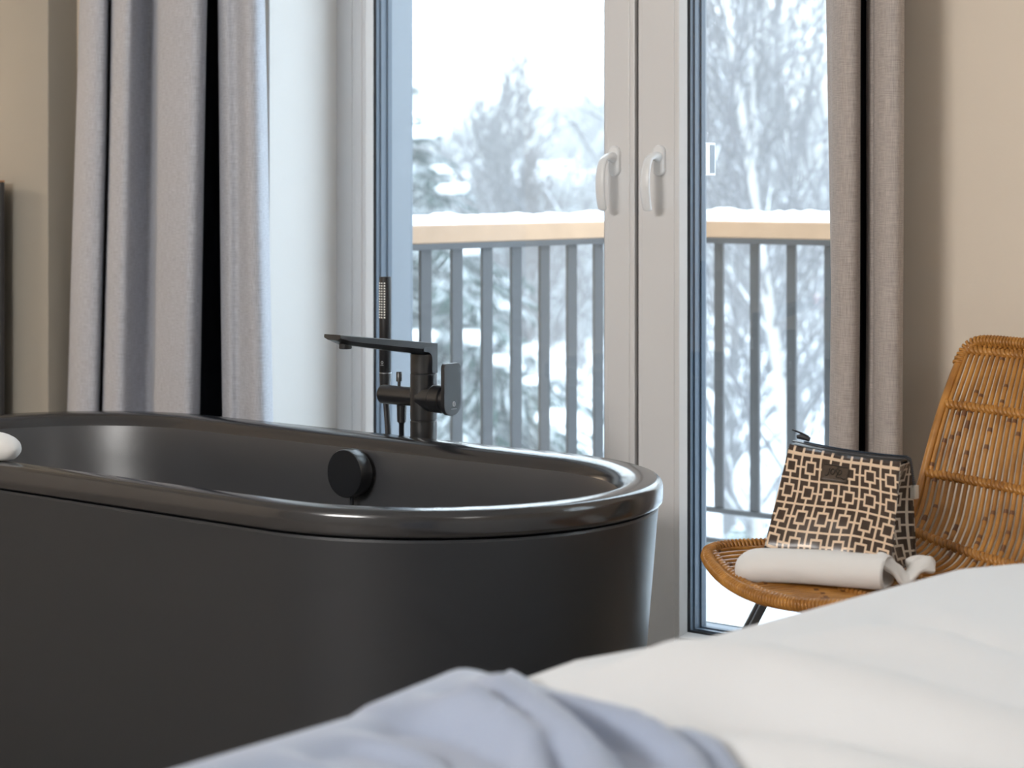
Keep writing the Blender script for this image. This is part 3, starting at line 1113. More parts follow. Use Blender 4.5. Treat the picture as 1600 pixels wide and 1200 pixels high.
inw = (BLc - BRc).normalized()
m = MB()
m.grid(gusset(BRc, TRc, BRb, TRb, inw, 0.97), 14, 16, uvfn=lambda u, v: (u * 2.0 + 0.25, v * 4.0))
m.build('side_gusset', M['lattice2'], bag, angle=80, solid=0.0015)
m = MB()
m.grid(gusset(BLc, TLc, BLb, TLb, -inw, 0.97), 14, 16, uvfn=lambda u, v: (u * 2.0 + 0.25, v * 4.0))
m.build('side_gusset', M['lattice2'], bag, angle=80, solid=0.0015)
m = MB()
m.grid(lambda u, v: bil(BLc, BRc, BLb, BRb, u, v) - V((0, 0, 0.002)), 8, 4, uvfn=lambda u, v: (u * 7, v * 2))
m.build('base_panel', M['lattice2'], bag, solid=0.002)
m = MB()
m.grid(lambda u, v: bil(TLc, TRc, TLb, TRb, u, v) + V((0, 0, -0.001 - 0.004 * math.sin(PI * u))), 12, 4)
m.build('top_panel', M['zip'], bag, solid=0.0015)
# zip along the top, turning down the right end
zl = [bil(TLc, TRc, TLb, TRb, u, 0.5) + V((0, 0, 0.005 - 0.004 * math.sin(PI * u))) for u in [i / 20 for i in range(21)]]
zl.append(zl[-1] + (zl[-1] - zl[0]).normalized() * 0.007 + V((0, 0, -0.003)))
e0 = zl[-1].copy()
for i in range(1, 8):
    zl.append(e0 + V((0.001 * i, 0, -0.0062 * i)))
m = MB()
wv = (TLb - TLc).normalized()
lo = [[p - wv * 0.007 - V((0, 0, 0.002)), p - wv * 0.007, p + wv * 0.007, p + wv * 0.007 - V((0, 0, 0.002))] for p in zl]
m.loft(lo, True, True)
zp = m.build('zip_tape', M['zip'], bag, angle=50)
zr = resample(zl, 0.0032)
m = MB()
for i, p in enumerate(zr[6:]):
    n_ = (TRc - TLc).normalized() if i < len(zr) - 20 else V((0.1, 0, -1))
    m.blob(p + V((0.0012, -0.0005, 0.0015)), 0.0011, 0.0042, 0.0016, 6, 4)
m.build('zip_teeth', pm('steel_blue_zip_teeth', (0.10, 0.15, 0.22), 0.3, 0.6), zp)
pz = zl[0] + V((0.006, 0.002, 0.006))
dx = (zl[3] - zl[0]).normalized()
m = MB()
m.tube([pz, pz + dx * 0.008 + V((0, 0, 0.002)), pz + dx * 0.022], [0.0035, 0.005, 0.004], 8)
m.tube([pz + dx * 0.020 + V((0, 0, 0.004)), pz + dx * 0.008 + V((0, 0, 0.0075)), pz - dx * 0.008 + V((0, 0, 0.0105))], [0.0022, 0.0018, 0.0016], 6)
m.build('zip_puller', M['zip'], bag)
# tab at the right end
q = zl[-1]
MB().box(q.x - 0.004, q.x + 0.006, q.y - 0.006, q.y + 0.006, q.z - 0.02, q.z + 0.002).build('end_tab', M['lattice2'], bag, smooth=False, bevel=0.001)
# leather label
lu0, lu1, lv0, lv1 = 0.345, 0.575, 0.70, 0.865
m = MB()
m.grid(lambda u, v: bagfront(lu0 + (lu1 - lu0) * u, lv0 + (lv1 - lv0) * v) + nrm * 0.0032, 10, 6)
lab = m.build('leather_label', M['leather'], bag, solid=0.002)


def lp_(u, v, h=0.0048):
    return bagfront(lu0 + (lu1 - lu0) * u, lv0 + (lv1 - lv0) * v) + nrm * h


m = MB()
def stroke(pp, r=0.0007):
    m.tube([lp_(u, v) for u, v in pp], r, 6)
def ringm(cu, cv, ru, rv, r=0.0007):
    m.tube([lp_(cu + ru * math.cos(2 * PI * i / 18), cv + rv * math.sin(2 * PI * i / 18)) for i in range(18)], r, 6, closed=True)
stroke([(0.30, 0.74), (0.285, 0.5), (0.26, 0.34), (0.21, 0.28), (0.17, 0.33)])
ringm(0.425, 0.56, 0.075, 0.17)
stroke([(0.52, 0.74), (0.56, 0.60), (0.62, 0.50)])
ringm(0.60, 0.80, 0.035, 0.075, 0.0005)
stroke([(0.68, 0.72), (0.62, 0.45), (0.58, 0.28), (0.66, 0.24), (0.76, 0.30), (0.88, 0.20), (0.94, 0.27)])
ringm(0.70, 0.56, 0.06, 0.14)
m.build('embossed_script', M['emboss'], lab)
m = MB()
for v in (0.05, 0.95):
    m.tube([lp_(0.03 + 0.94 * i / 8, v, 0.0045) for i in range(9)], 0.0006, 5)
m.build('label_seam', M['emboss'], lab)

# ------------------------------------------------------------------ rolled towel on the chair
ta, tb_ = at(1150, 886, D=3.385), at(1385, 893, D=3.28)
tw = thing('rolled_towel', 'cream white terry towel rolled up on the rattan seat before the bag', 'towel', (ta.x, ta.y, 0.48))
ax = (tb_ - ta)
L = ax.length
ax.normalize()
upv = V((0, 0, 1))
sd = ax.cross(upv).normalized()


def towel_roll(name, parent, a, ax, sd, L, rad, rv, taper, openend=True, mat=None):
    m = MB()
    lps = []
    N, K = 34, 36
    for i in range(N + 1):
        f = i / N
        e = 1.0
        if f < 0.14:
            e = math.sqrt(max(0.0, 1 - (1 - f / 0.14) ** 2)) * 0.97 + 0.03
        if not openend and f > 0.86:
            e = math.sqrt(max(0.0, 1 - ((f - 0.86) / 0.14) ** 2)) * 0.97 + 0.03
        c = a + ax * (L * f) + V((0, 0, 0.003 * math.sin(f * PI * 1.4)))
        lp = []
        for k in range(K):
            th = 2 * PI * k / K
            rr = 1 + 0.03 * noise.noise(V((f * 5, math.cos(th) * 1.6, math.sin(th) * 1.6)))
            z = math.sin(th) * rv * e * rr
            if z < -rv * 0.72:
                z = -rv * 0.72 + (z + rv * 0.72) * 0.3
            lp.append(c + sd * (math.cos(th) * rad * e * rr) + V((0, 0, z)))
        lps.append(lp)
    m.loft(lps, True, not openend)
    if openend:
        # spiral fold sunk into the open end
        endc = a + ax * L
        inner = []
        for s, dpt in ((0.93, 0.004), (0.80, 0.003), (0.74, -0.012), (0.5, -0.03), (0.1, -0.03)):
            inner.append([endc + (p - endc) * s + ax * dpt for p in lps[-1]])
        m.loft([lps[-1]] + inner, False, True)
    return m.build(name, mat or M['terry'], parent, angle=80)


towel_roll('towel_roll', tw, ta, ax, sd, L, 0.042, 0.0285, 0.2)
# the loose end, crumpled behind the roll towards the right
m = MB()
pe = [at(1372, 880, D=3.31), at(1400, 893, D=3.30), at(1425, 891, D=3.315), at(1458, 886, D=3.34)]


def tail(u, v):
    p = sample(pe, u)
    q = p + V((0, 0, 1)) * (0.016 * math.sin(PI * v) * (1 - 0.4 * u) + 0.006 * noise.noise(V((u * 6, v * 3, 5)))) + V((-0.5, 0.75, 0)) * (0.085 * (v - 0.45))
    q.z += -0.006 + 0.008 * math.sin(u * 9)
    return q


m.grid(tail, 24, 18)
m.build('towel_tail', M['terry'], tw, angle=80, solid=0.008, subsurf=1)
m = MB()
q0 = at(1438, 880, D=3.36)
lps = []
for i in range(9):
    f = i / 8
    e = math.sin(PI * (0.08 + 0.84 * f)) ** 0.5
    lps.append([q0 + V((0.766, 0.643, 0)) * (0.045 * (f - 0.5)) + V((-0.643, 0.766, 0)) * (0.02 * e * math.cos(2 * PI * k / 14)) + V((0, 0, 0.013 * e * math.sin(2 * PI * k / 14))) for k in range(14)])
m.loft(lps, True, True)
m.build('towel_fold', M['terry'], tw, angle=80)

# ------------------------------------------------------------------ white towel on the tub rim at far left
tr = thing('small_towel', 'white rolled towel lying on the front rim at the left of the bathtub', 'towel', (-3.3, 2.355, RZ))
towel_roll('towel_roll', tr, V((-3.155, 2.356, RZ + 0.0205)), V((-1, 0, 0)), V((0, 1, 0)), 0.34, 0.036, 0.027, 0.2, openend=True)

# ------------------------------------------------------------------ bed, duvet, throw
bx0, bx1, by0, by1 = -1.33, 0.75, 0.72, 2.88
bed = thing('bed', 'wide bed in the foreground mostly covered by the white duvet', 'bed', (-0.3, 1.8, 0))
MB().box(bx0 + 0.02, bx1, by0 + 0.02, by1 - 0.02, 0.12, 0.32).build('bed_base', M['bedwood'], bed, smooth=False, bevel=0.01)
MB().box(bx0 + 0.01, bx1, by0, by1, 0.32, 0.56).build('mattress', M['mattress'], bed, smooth=False, bevel=0.05)
for x in (bx0 + 0.1, bx1 - 0.1):
    for y in (by0 + 0.1, by1 - 0.1):
        MB().lathe([(0.025, 0), (0.03, 0.12)], (x, y, 0), n=16).build('leg', M['bedwood'], bed)


def fold_field(lines, gain=1.5, wk=1.0):
    """lines: list of (polyline in XY, amplitude, width left, width right)"""
    def fn(x, y):
        h = 0.0
        p = V((x, y, 0))
        for pl, amp, wl, wr in lines:
            best, sgn, ff = 1e9, 1, 0
            n = len(pl) - 1
            for i in range(n):
                a, b = V((*pl[i], 0)), V((*pl[i + 1], 0))
                ab = b - a
                t = max(0, min(1, (p - a).dot(ab) / ab.length_squared))
                q = a + ab * t
                d = (p - q).length
                if d < best:
                    best = d
                    sgn = 1 if ab.cross(p - a).z > 0 else -1
                    ff = (i + t) / n
            w = (wl if sgn > 0 else wr) * wk
            h += gain * amp * math.exp(-(best / w) ** 2) * (0.35 + 0.65 * math.sin(PI * min(1, max(0, ff * 0.9 + 0.1))))
        return h
    return fn


def pxy(u, v, z=0.62):
    x, y, zz = ray(u, v)
    d = (z - EYE) / zz
    return (d * x, d * y)


DZ = 0.612
dl = [
    ([pxy(930, 1058), pxy(1040, 1062), pxy(1200, 1080), pxy(1400, 1112), pxy(1650, 1150)], 0.014, 0.05, 0.10),
    ([pxy(1000, 1010), pxy(1200, 1030), pxy(1400, 1052), pxy(1650, 1085)], -0.008, 0.06, 0.06),
    ([pxy(1300, 985), pxy(1450, 1000), pxy(1650, 1040)], 0.008, 0.05, 0.06),
    ([pxy(1380, 930), pxy(1500, 965), pxy(1620, 1010)], -0.006, 0.04, 0.05),
    ([pxy(1150, 1120), pxy(1400, 1150), pxy(1650, 1200)], -0.009, 0.07, 0.07),
    ([pxy(1100, 1160), pxy(1300, 1190), pxy(1600, 1260)], 0.008, 0.06, 0.06),
]
dfold = fold_field(dl, 3.4, 0.8)
sil = [(1.0, 0.600), (1.50, 0.606), (1.653, 0.618), (1.737, 0.622), (1.849, 0.615), (1.971, 0.606), (2.173, 0.604), (2.402, 0.602), (2.574, 0.600), (2.763, 0.582), (2.95, 0.55)]


def interp(tb, x):
    if x <= tb[0][0]:
        return tb[0][1]
    for (a, fa_), (b, fb_) in zip(tb[:-1], tb[1:]):
        if x <= b:
            return fa_ + (fb_ - fa_) * (x - a) / (b - a)
    return tb[-1][1]


def duvet_pt(u, v):
    # u across from the hanging left side (0) to the far right side (1), v along Y
    y = 0.70 + 2.22 * v
    s = u * 2.75           # distance along the cloth from the hem
    hang, r = 0.34, 0.05
    top = interp(sil, y)
    if s < hang:
        x = -1.405 + 0.012 * math.sin(y * 17) * (1 - s / hang)
        z = top - r - (hang - s)
    elif s < hang + r * PI / 2:
        a = (s - hang) / r
        x = -1.405 + r * (1 - math.cos(a))
        z = top - r + r * math.sin(a)
    else:
        x = -1.405 + r + (s - hang - r * PI / 2)
        k = min(1, (x + 1.36) / 0.12)
        z = top + dfold(x, y) * k + 0.006 * noise.noise(V((x * 3.1, y * 3.1, 2.0))) * k
        z += 0.0 if x < -1.0 else -0.01 * min(1, (x + 1.0) / 0.4)
    if y > 2.86:
        z -= min(0.3, (y - 2.86) ** 0.5 * 0.6)
        y = min(y, 2.90)
    if y < 0.8:
        z -= (0.8 - y) * 0.5
    return (x, y, z)


m = MB()
m.grid(duvet_pt, 150, 120)
dv = m.build('duvet', M['duvet'], angle=80)
tag(dv, 'white rumpled cotton duvet spread over the bed', 'duvet')

tl = [
    ([pxy(690, 1042, 0.64), pxy(745, 1075, 0.64), pxy(830, 1110, 0.64), pxy(930, 1165, 0.64), pxy(1000, 1230, 0.64)], 0.026, 0.028, 0.045),
    ([pxy(560, 1092, 0.63), pxy(650, 1095, 0.63), pxy(740, 1120, 0.63), pxy(830, 1165, 0.63), pxy(880, 1230, 0.63)], 0.022, 0.022, 0.045),
    ([pxy(445, 1137, 0.63), pxy(560, 1135, 0.63), pxy(680, 1165, 0.63), pxy(780, 1230, 0.63)], 0.016, 0.02, 0.04),
    ([pxy(300, 1178, 0.63), pxy(430, 1160, 0.63), pxy(560, 1185, 0.63), pxy(640, 1240, 0.63)], 0.013, 0.02, 0.04),
    ([pxy(800, 1058, 0.64), pxy(900, 1090, 0.64), pxy(1000, 1120, 0.64), pxy(1080, 1150, 0.64), pxy(1130, 1210, 0.64)], 0.017, 0.018, 0.035),
    ([pxy(840, 1095, 0.64), pxy(960, 1135, 0.64), pxy(1060, 1175, 0.64), pxy(1090, 1230, 0.64)], -0.009, 0.02, 0.03),
    ([pxy(740, 1060, 0.64), pxy(850, 1100, 0.64), pxy(980, 1170, 0.64), pxy(1040, 1230, 0.64)], 0.007, 0.014, 0.02),
    ([pxy(640, 1110, 0.64), pxy(720, 1140, 0.64), pxy(800, 1200, 0.64)], -0.008, 0.016, 0.03),
]
tfold = fold_field(tl, 2.3, 0.62)
# outline of the far hem of the throw, from the bed edge to its right-hand corner
hem = [(-1.47, 1.640), (-1.40, 1.640), (-1.313, 1.600), (-1.216, 1.590), (-1.123, 1.565), (-1.05, 1.535), (-0.985, 1.49), (-0.95, 1.42), (-0.935, 1.28)]


tsil = [(0.78, 0.612), (1.197, 0.619), (1.256, 0.620), (1.341, 0.621), (1.42, 0.622), (1.442, 0.629), (1.486, 0.633), (1.53, 0.637), (1.56, 0.640), (1.585, 0.632), (1.608, 0.624), (1.65, 0.618)]


def throw_pt(u, v):
    s = u * 0.85
    hang, r = 0.28, 0.055
    xs = -1.418
    if s < hang:
        x0 = xs
    elif s < hang + r * PI / 2:
        x0 = xs + r * (1 - math.cos((s - hang) / r))
    else:
        x0 = xs + r + (s - hang - r * PI / 2)
    xr = -0.945
    xx = min(x0, xr)
    ymax = interp(hem, xx)
    y = 0.78 + (ymax - 0.78) * v
    top = interp(tsil, y)
    if s < hang:
        z = top - r - (hang - s)
        z += 0.0
        xx += 0.014 * math.sin(y * 24 + 1) * (1 - s / hang)
    elif s < hang + r * PI / 2:
        a = (s - hang) / r
        z = top - r + r * math.sin(a) 
    else:
        fd = min(1, max(0, (xx - xs - r) / 0.10))
        fd = fd * fd * (3 - 2 * fd)
        z = top + tfold(xx, y) * fd - 0.033 * fd
    # rolled hems at the far side and at the right-hand side
    eh = (ymax - y)
    if eh < 0.05:
        z -= 0.016 * (1 - eh / 0.05) ** 2
    if x0 > xr - 0.05:
        k = (x0 - xr + 0.05) / 0.05
        z -= 0.014 * min(k, 1) ** 2
    z = max(z, (interp(sil, y) + dfold(xx, y) + 0.005) if s > hang + r * PI / 2 else z)
    return (xx, y, z)


m = MB()
m.grid(throw_pt, 110, 120, u1=0.93)
th = m.build('throw_blanket', M['throw'], angle=80, solid=0.006)
tag(th, 'crumpled blue-grey satin throw lying over the near corner of the duvet', 'blanket')

# ------------------------------------------------------------------ balcony
bal = struct(MB().box(-3.84, -0.4, 4.0, 5.23, -0.20, -0.03).build('balcony_floor', M['house'], smooth=False))
tag(bal, 'balcony slab outside the doors', 'floor')
m = MB()
m.grid(lambda u, v: (-3.80 + 3.35 * u, 4.07 + 1.08 * v, -0.028 + 0.035 + 0.018 * noise.noise(V((u * 9, v * 4, 0)))), 60, 24)
o = m.build('balcony_snow', M['snow'])
tag(o, 'blanket of snow covering the balcony floor', 'snow', kind='stuff')

rl = thing('balcony_railing', 'anthracite balcony railing with wooden handrail and upright bars', 'railing', (-3.79, 5.18, -0.03))
RX, RY, RE = -3.79, 5.18, -0.55
m = MB()
m.box(RX - 0.055, RX + 0.02, 4.02, RY + 0.055, 0.957, 1.006)
m.build('handrail', M['railwood'], rl, smooth=False, bevel=0.004)
m = MB()
m.box(RX + 0.02, RE, RY - 0.02, RY + 0.055, 0.957, 1.006)
m.build('handrail', M['railwood'], rl, smooth=False, bevel=0.004)
for nm, z0, z1, hw_ in (('top_rail', 0.940, 0.957, 0.02), ('bottom_rail', 0.143, 0.158, 0.012), ('kick_rail', 0.052, 0.067, 0.010)):
    MB().box(RX - hw_, RX + hw_, 4.02, RY + hw_, z0, z1).build(nm, M['railmetal'], rl, smooth=False, bevel=0.002)
    MB().box(RX + hw_, RE, RY - hw_, RY + hw_, z0, z1).build(nm, M['railmetal'], rl, smooth=False, bevel=0.002)
y = 4.156 - 0.0
while y < 5.1:
    MB().box(RX - 0.004, RX + 0.006, y - 0.021, y + 0.021, 0.158, 0.940).build('baluster', M['railmetal'], rl, smooth=False, bevel=0.001)
    y += 0.1253
x = -3.546 - 0.126
while x < RE:
    MB().box(x - 0.0155, x + 0.0155, RY - 0.005, RY + 0.005, 0.158, 0.940).build('baluster', M['railmetal'], rl, smooth=False, bevel=0.001)
    x += 0.126
for (px, py) in ((RX, RY), (RX, 4.06), (-1.9, RY + 0.018), (RE - 0.02, RY + 0.018)):
    MB().box(px - 0.02, px + 0.02, py - 0.006, py + 0.02, -0.03, 0.940).build('post', M['railmetal'], rl, smooth=False)


def snowcap(name, p0, p1, wdt, h, label):
    p0, p1 = V(p0), V(p1)
    ax_ = (p1 - p0)
    L_ = ax_.length
    ax_.normalize()
    sd_ = V((-ax_.y, ax_.x, 0))
    n_ = int(L_ / 0.012)
    lps = []
    for i in range(n_ + 1):
        c_ = p0 + ax_ * (L_ * i / n_)
        hh = h * (0.85 + 0.28 * noise.noise(V((i * 0.13, p0.x, 0))) + 0.14 * noise.noise(V((i * 0.5, 4, p0.y))))
        lp = []
        for k in range(9):
            a = PI * k / 8
            wj = wdt * (1 + 0.07 * noise.noise(V((i * 0.33, k, 7))))
            lp.append(c_ + sd_ * (wj * math.cos(a)) + V((0, 0, hh * math.sin(a) ** 0.55)))
        lps.append(lp)
    o = MB().loft(lps, True, True).build(name, M['snow'], angle=80)
    return tag(o, label, 'snow', kind='stuff')


snowcap('handrail_snow', (RX - 0.018, 4.02, 1.005), (RX - 0.018, RY + 0.03, 1.005), 0.034, 0.034, 'snow lying on the handrail seen through the left balcony door')
snowcap('handrail_snow', (RX + 0.02, RY + 0.018, 1.005), (RE, RY + 0.018, 1.005), 0.034, 0.040, 'snow lying on the handrail seen through the right balcony door')

# ------------------------------------------------------------------ outdoors
GZ = -3.4
m = MB()


def terrain(x, y):
    r = math.hypot(x + 20, y - 5)
    return GZ + 0.25 * noise.noise(V((x * 0.08, y * 0.08, 0))) + 0.05 * noise.noise(V((x * 0.6, y * 0.6, 2))) + max(0, r - 40) * 0.035


m.grid(lambda u, v: (-190 + 260 * u, 6 + 190 * v, terrain(-190 + 260 * u, 6 + 190 * v)), 120, 100)
o = struct(m.build('ground', M['snowground']))
tag(o, 'snow covered ground below the balcony', 'ground')


def ground_at(u, D):
    p = at(u, HOR, D=D)
    return V((p.x, p.y, terrain(p.x, p.y)))


def seg(m, a, b, r0, r1, sides):
    d = (b - a)
    if d.length < 1e-6:
        return
    d.normalize()
    u = d.orthogonal().normalized()
    w = d.cross(u)
    n = len(m.v)
    for (p, r) in ((a, r0), (b, r1)):
        for k in range(sides):
            an = 2 * PI * k / sides
            m.v.append(p + u * (r * math.cos(an)) + w * (r * math.sin(an)))
    for k in range(sides):
        j = (k + 1) % sides
        m.f.append((n + k, n + j, n + sides + j, n + sides + k))


def bare_tree(name, base, H, spread, seed, label, mat_t, mat_b, lean=(0, 0), trunk_r=None, depth=5, forks=3, twig=0.012, up=0.35, group=None, low=0.25):
    rnd = random.Random(seed)
    root = thing(name, label, 'tree', base, group)
    tm, bm_ = MB(), MB()
    tr_ = trunk_r or H * 0.018

    def grow(p, d, L, r, lev):
        n = 3
        q = p
        for i in range(n):
            dd = (d + V((rnd.uniform(-1, 1), rnd.uniform(-1, 1), rnd.uniform(-0.5, 0.7))) * 0.16).normalized()
            q2 = q + dd * (L / n)
            r2 = r * (1 - 0.22)
            seg(bm_, q, q2, max(r, twig), max(r2, twig), 5 if r > 0.05 else 3)
            if lev > 0:
                for _ in range(1 if i < n - 1 else 2):
                    a = rnd.uniform(0, 2 * PI)
                    side = d.orthogonal().normalized()
                    side.rotate(Matrix.Rotation(a, 3, d))
                    nd = (dd * rnd.uniform(0.5, 0.9) + side * rnd.uniform(0.5, 0.95) * spread + V((0, 0, up * rnd.uniform(0, 1)))).normalized()
                    grow(q2, nd, L * rnd.uniform(0.55, 0.8), r2 * 0.6, lev - 1)
            q, r, d = q2, r2, dd
        return

    n = 9
    p = V(base)
    d = V((lean[0], lean[1], 1)).normalized()
    pts = [p.copy()]
    for i in range(n):
        d = (d + V((rnd.uniform(-1, 1), rnd.uniform(-1, 1), 0)) * 0.06 + V((lean[0], lean[1], 0)) * 0.03).normalized()
        p = p + d * (H * 0.86 / n)
        pts.append(p.copy())
    rads = [tr_ * (1 - 0.88 * i / n) for i in range(n + 1)]
    tm.tube(pts, rads, 8)
    for i in range(1, n + 1):
        f = i / n
        if f < low:
            continue
        for k in range(forks):
            a = rnd.uniform(0, 2 * PI)
            nd = V((math.cos(a) * spread, math.sin(a) * spread, rnd.uniform(0.25, 0.9) + up * f)).normalized()
            grow(pts[i].lerp(pts[i - 1], rnd.random()), nd, H * (0.20 - 0.09 * f) * rnd.uniform(0.7, 1.2), rads[i] * 0.5, depth - 3)
    tm.build('trunk', mat_t, root, angle=60)
    bm_.build('branches', mat_b, root, smooth=False)
    return root


def spruce(base, H, slope, seed, label, group=None):
    rnd = random.Random(seed)
    root = thing('spruce', label, 'tree', base, group)
    tm = MB().tube([V(base), V(base) + V((0, 0, H))], [H * 0.022, 0.01], 8)
    tm.build('trunk', M['bark'], root)
    nm, sm = MB(), MB()
    z = H * 0.99
    while z > H * 0.06:
        f = H - z
        rad = slope * f + 0.08
        nb = int(8 + rad * 11)
        for k in range(nb):
            a = rnd.uniform(0, 2 * PI)
            R_ = rad * rnd.uniform(0.65, 1.08)
            d = V((math.cos(a), math.sin(a), 0))
            s = V((-d.y, d.x, 0))
            z0 = z + rnd.uniform(-0.1, 0.1)
            pts = []
            nseg = 5
            for i in range(nseg + 1):
                t = i / nseg
                pts.append(V(base) + d * (R_ * t) + V((0, 0, z0 + R_ * (0.12 * t - 0.50 * t * t + 0.12 * t ** 3))))
            # needle sprays: fans of blades either side of the branch, hanging a little
            for i in range(nseg):
                p, q = pts[i], pts[i + 1]
                wdt = (0.07 + 0.20 * math.sin(PI * min(1, 0.2 + (i + 0.5) / nseg * 0.8))) * min(1.0, 0.45 + R_ * 0.45)
                for sg in (1, -1):
                    for j in range(4):
                        b0 = p.lerp(q, j / 4)
                        b1 = p.lerp(q, (j + 0.75) / 4)
                        tip = b0.lerp(b1, 0.5) + s * (sg * wdt * rnd.uniform(0.7, 1.2)) + (q - p) * 0.6 - V((0, 0, wdt * rnd.uniform(0.2, 0.7)))
                        n = len(nm.v)
                        nm.v += [b0, b1, tip]
                        nm.f.append((n, n + 1, n + 2))
                        if rnd.random() < 0.4:
                            n = len(nm.v)
                            tp = b0 - V((0, 0, wdt * rnd.uniform(0.5, 1.0))) + (q - p) * 0.3
                            nm.v += [b0, b1, tp]
                            nm.f.append((n, n + 1, n + 2))
            # snow pads on the outer half
            if rnd.random() < 0.20:
                for t in ((3, 4) if rnd.random() < 0.6 else (4,)):
                    c_ = pts[t].lerp(pts[t + 1], rnd.random()) + V((0, 0, 0.02))
                    rr = rnd.uniform(0.07, 0.15) * min(1.0, 0.5 + R_ * 0.4)
                    sm.blob(c_, rr * 1.5, rr * 1.5, rr * 0.55, 7, 4, 0.22)
        z -= rnd.uniform(0.16, 0.24)
    nd = nm.build('needles', M['spruce'], root, smooth=False)
    sn = sm.build('snow_clumps', M['sprucesnow'], nd)
    return root


b_ = ground_at(640, 18)
spruce(b_, 1.95 - b_.z, 0.70, 5, 'dark green spruce laden with snow at the left of the left door pane')
b_ = ground_at(775, 23)
spruce(b_, -0.25 - b_.z, 0.50, 8, 'lower snow-laden spruce behind the railing bars, right of the tall spruce')

T = bare_tree
b_ = ground_at(795, 30)
T('bare_tree', b_, 2.75 - b_.z, 0.62, 21, 'bare brownish tree standing just right of the tall spruce', M['bark'], M['bark'], trunk_r=0.10, depth=5, forks=8, twig=0.011, low=0.35)
b_ = ground_at(742, 34)
T('bare_tree', b_, 2.5 - b_.z, 0.6, 33, 'bare tree showing behind the tip of the tall spruce', M['bark'], M['bark'], trunk_r=0.10, depth=5, forks=7, twig=0.011, low=0.35)
b_ = ground_at(845, 27)
T('bare_tree', b_, 1.4 - b_.z, 0.6, 44, 'low bare tree right of the brownish one, twigs over the railing', M['bark'], M['bark'], trunk_r=0.08, depth=5, forks=6, twig=0.009, low=0.3)
b_ = ground_at(905, 52)
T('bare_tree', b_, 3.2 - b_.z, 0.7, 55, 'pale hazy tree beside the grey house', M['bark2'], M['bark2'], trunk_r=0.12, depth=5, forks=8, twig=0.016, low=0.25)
b_ = ground_at(1196, 17)
T('birch_tree', b_, 7.4, 0.6, 66, 'pale trunked birch filling the middle of the right door pane', M['birch'], M['bark2'], lean=(0.02, 0.02), trunk_r=0.075, depth=5, forks=6, twig=0.0075, low=0.25)
b_ = ground_at(1290, 15)
T('birch_tree', b_, 8.2, 0.6, 77, 'birch with a leaning white trunk near the right curtain', M['birch'], M['bark2'], lean=(-0.075, -0.06), trunk_r=0.075, depth=5, forks=4, twig=0.007, low=0.3)
b_ = ground_at(1140, 27)
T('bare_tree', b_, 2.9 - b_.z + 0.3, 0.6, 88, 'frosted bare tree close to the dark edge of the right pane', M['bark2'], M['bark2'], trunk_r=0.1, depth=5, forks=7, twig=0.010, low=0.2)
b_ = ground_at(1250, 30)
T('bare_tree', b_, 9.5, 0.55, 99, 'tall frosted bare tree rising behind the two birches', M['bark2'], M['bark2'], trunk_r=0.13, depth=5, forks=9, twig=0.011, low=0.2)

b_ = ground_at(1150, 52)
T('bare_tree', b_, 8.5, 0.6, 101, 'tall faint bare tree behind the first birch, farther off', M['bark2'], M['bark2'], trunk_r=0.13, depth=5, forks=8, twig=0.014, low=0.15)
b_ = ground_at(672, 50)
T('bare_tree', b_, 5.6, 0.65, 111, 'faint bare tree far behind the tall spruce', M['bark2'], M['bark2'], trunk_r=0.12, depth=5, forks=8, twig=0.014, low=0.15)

# far tree line, hazy and simple; all alike
far0 = None
rnd = random.Random(4)
k = 0
for u in (650, 700, 765, 835, 885, 930, 1110, 1150, 1190, 1235, 1275):
    D = rnd.uniform(62, 92)
    b_ = ground_at(u, D)
    if far0 is None:
        far0 = T('distant_tree', V((0, 0, 0)), 6.0, 0.7, 123, 'one of the faint bare trees of the distant tree line', M['bark2'], M['bark2'], trunk_r=0.14, depth=5, forks=7, twig=0.022, low=0.12, group='distant tree line')
        r_ = far0
    else:
        r_ = far0.copy()
        C.objects.link(r_)
        for c0 in far0.children:
            c1 = c0.copy()
            c1.parent = r_
            C.objects.link(c1)
    r_.location = b_
    r_.rotation_euler = (0, 0, rnd.uniform(0, 6.28))
    s = rnd.uniform(0.8, 1.15)
    r_.scale = (s, s, s)
    k += 1

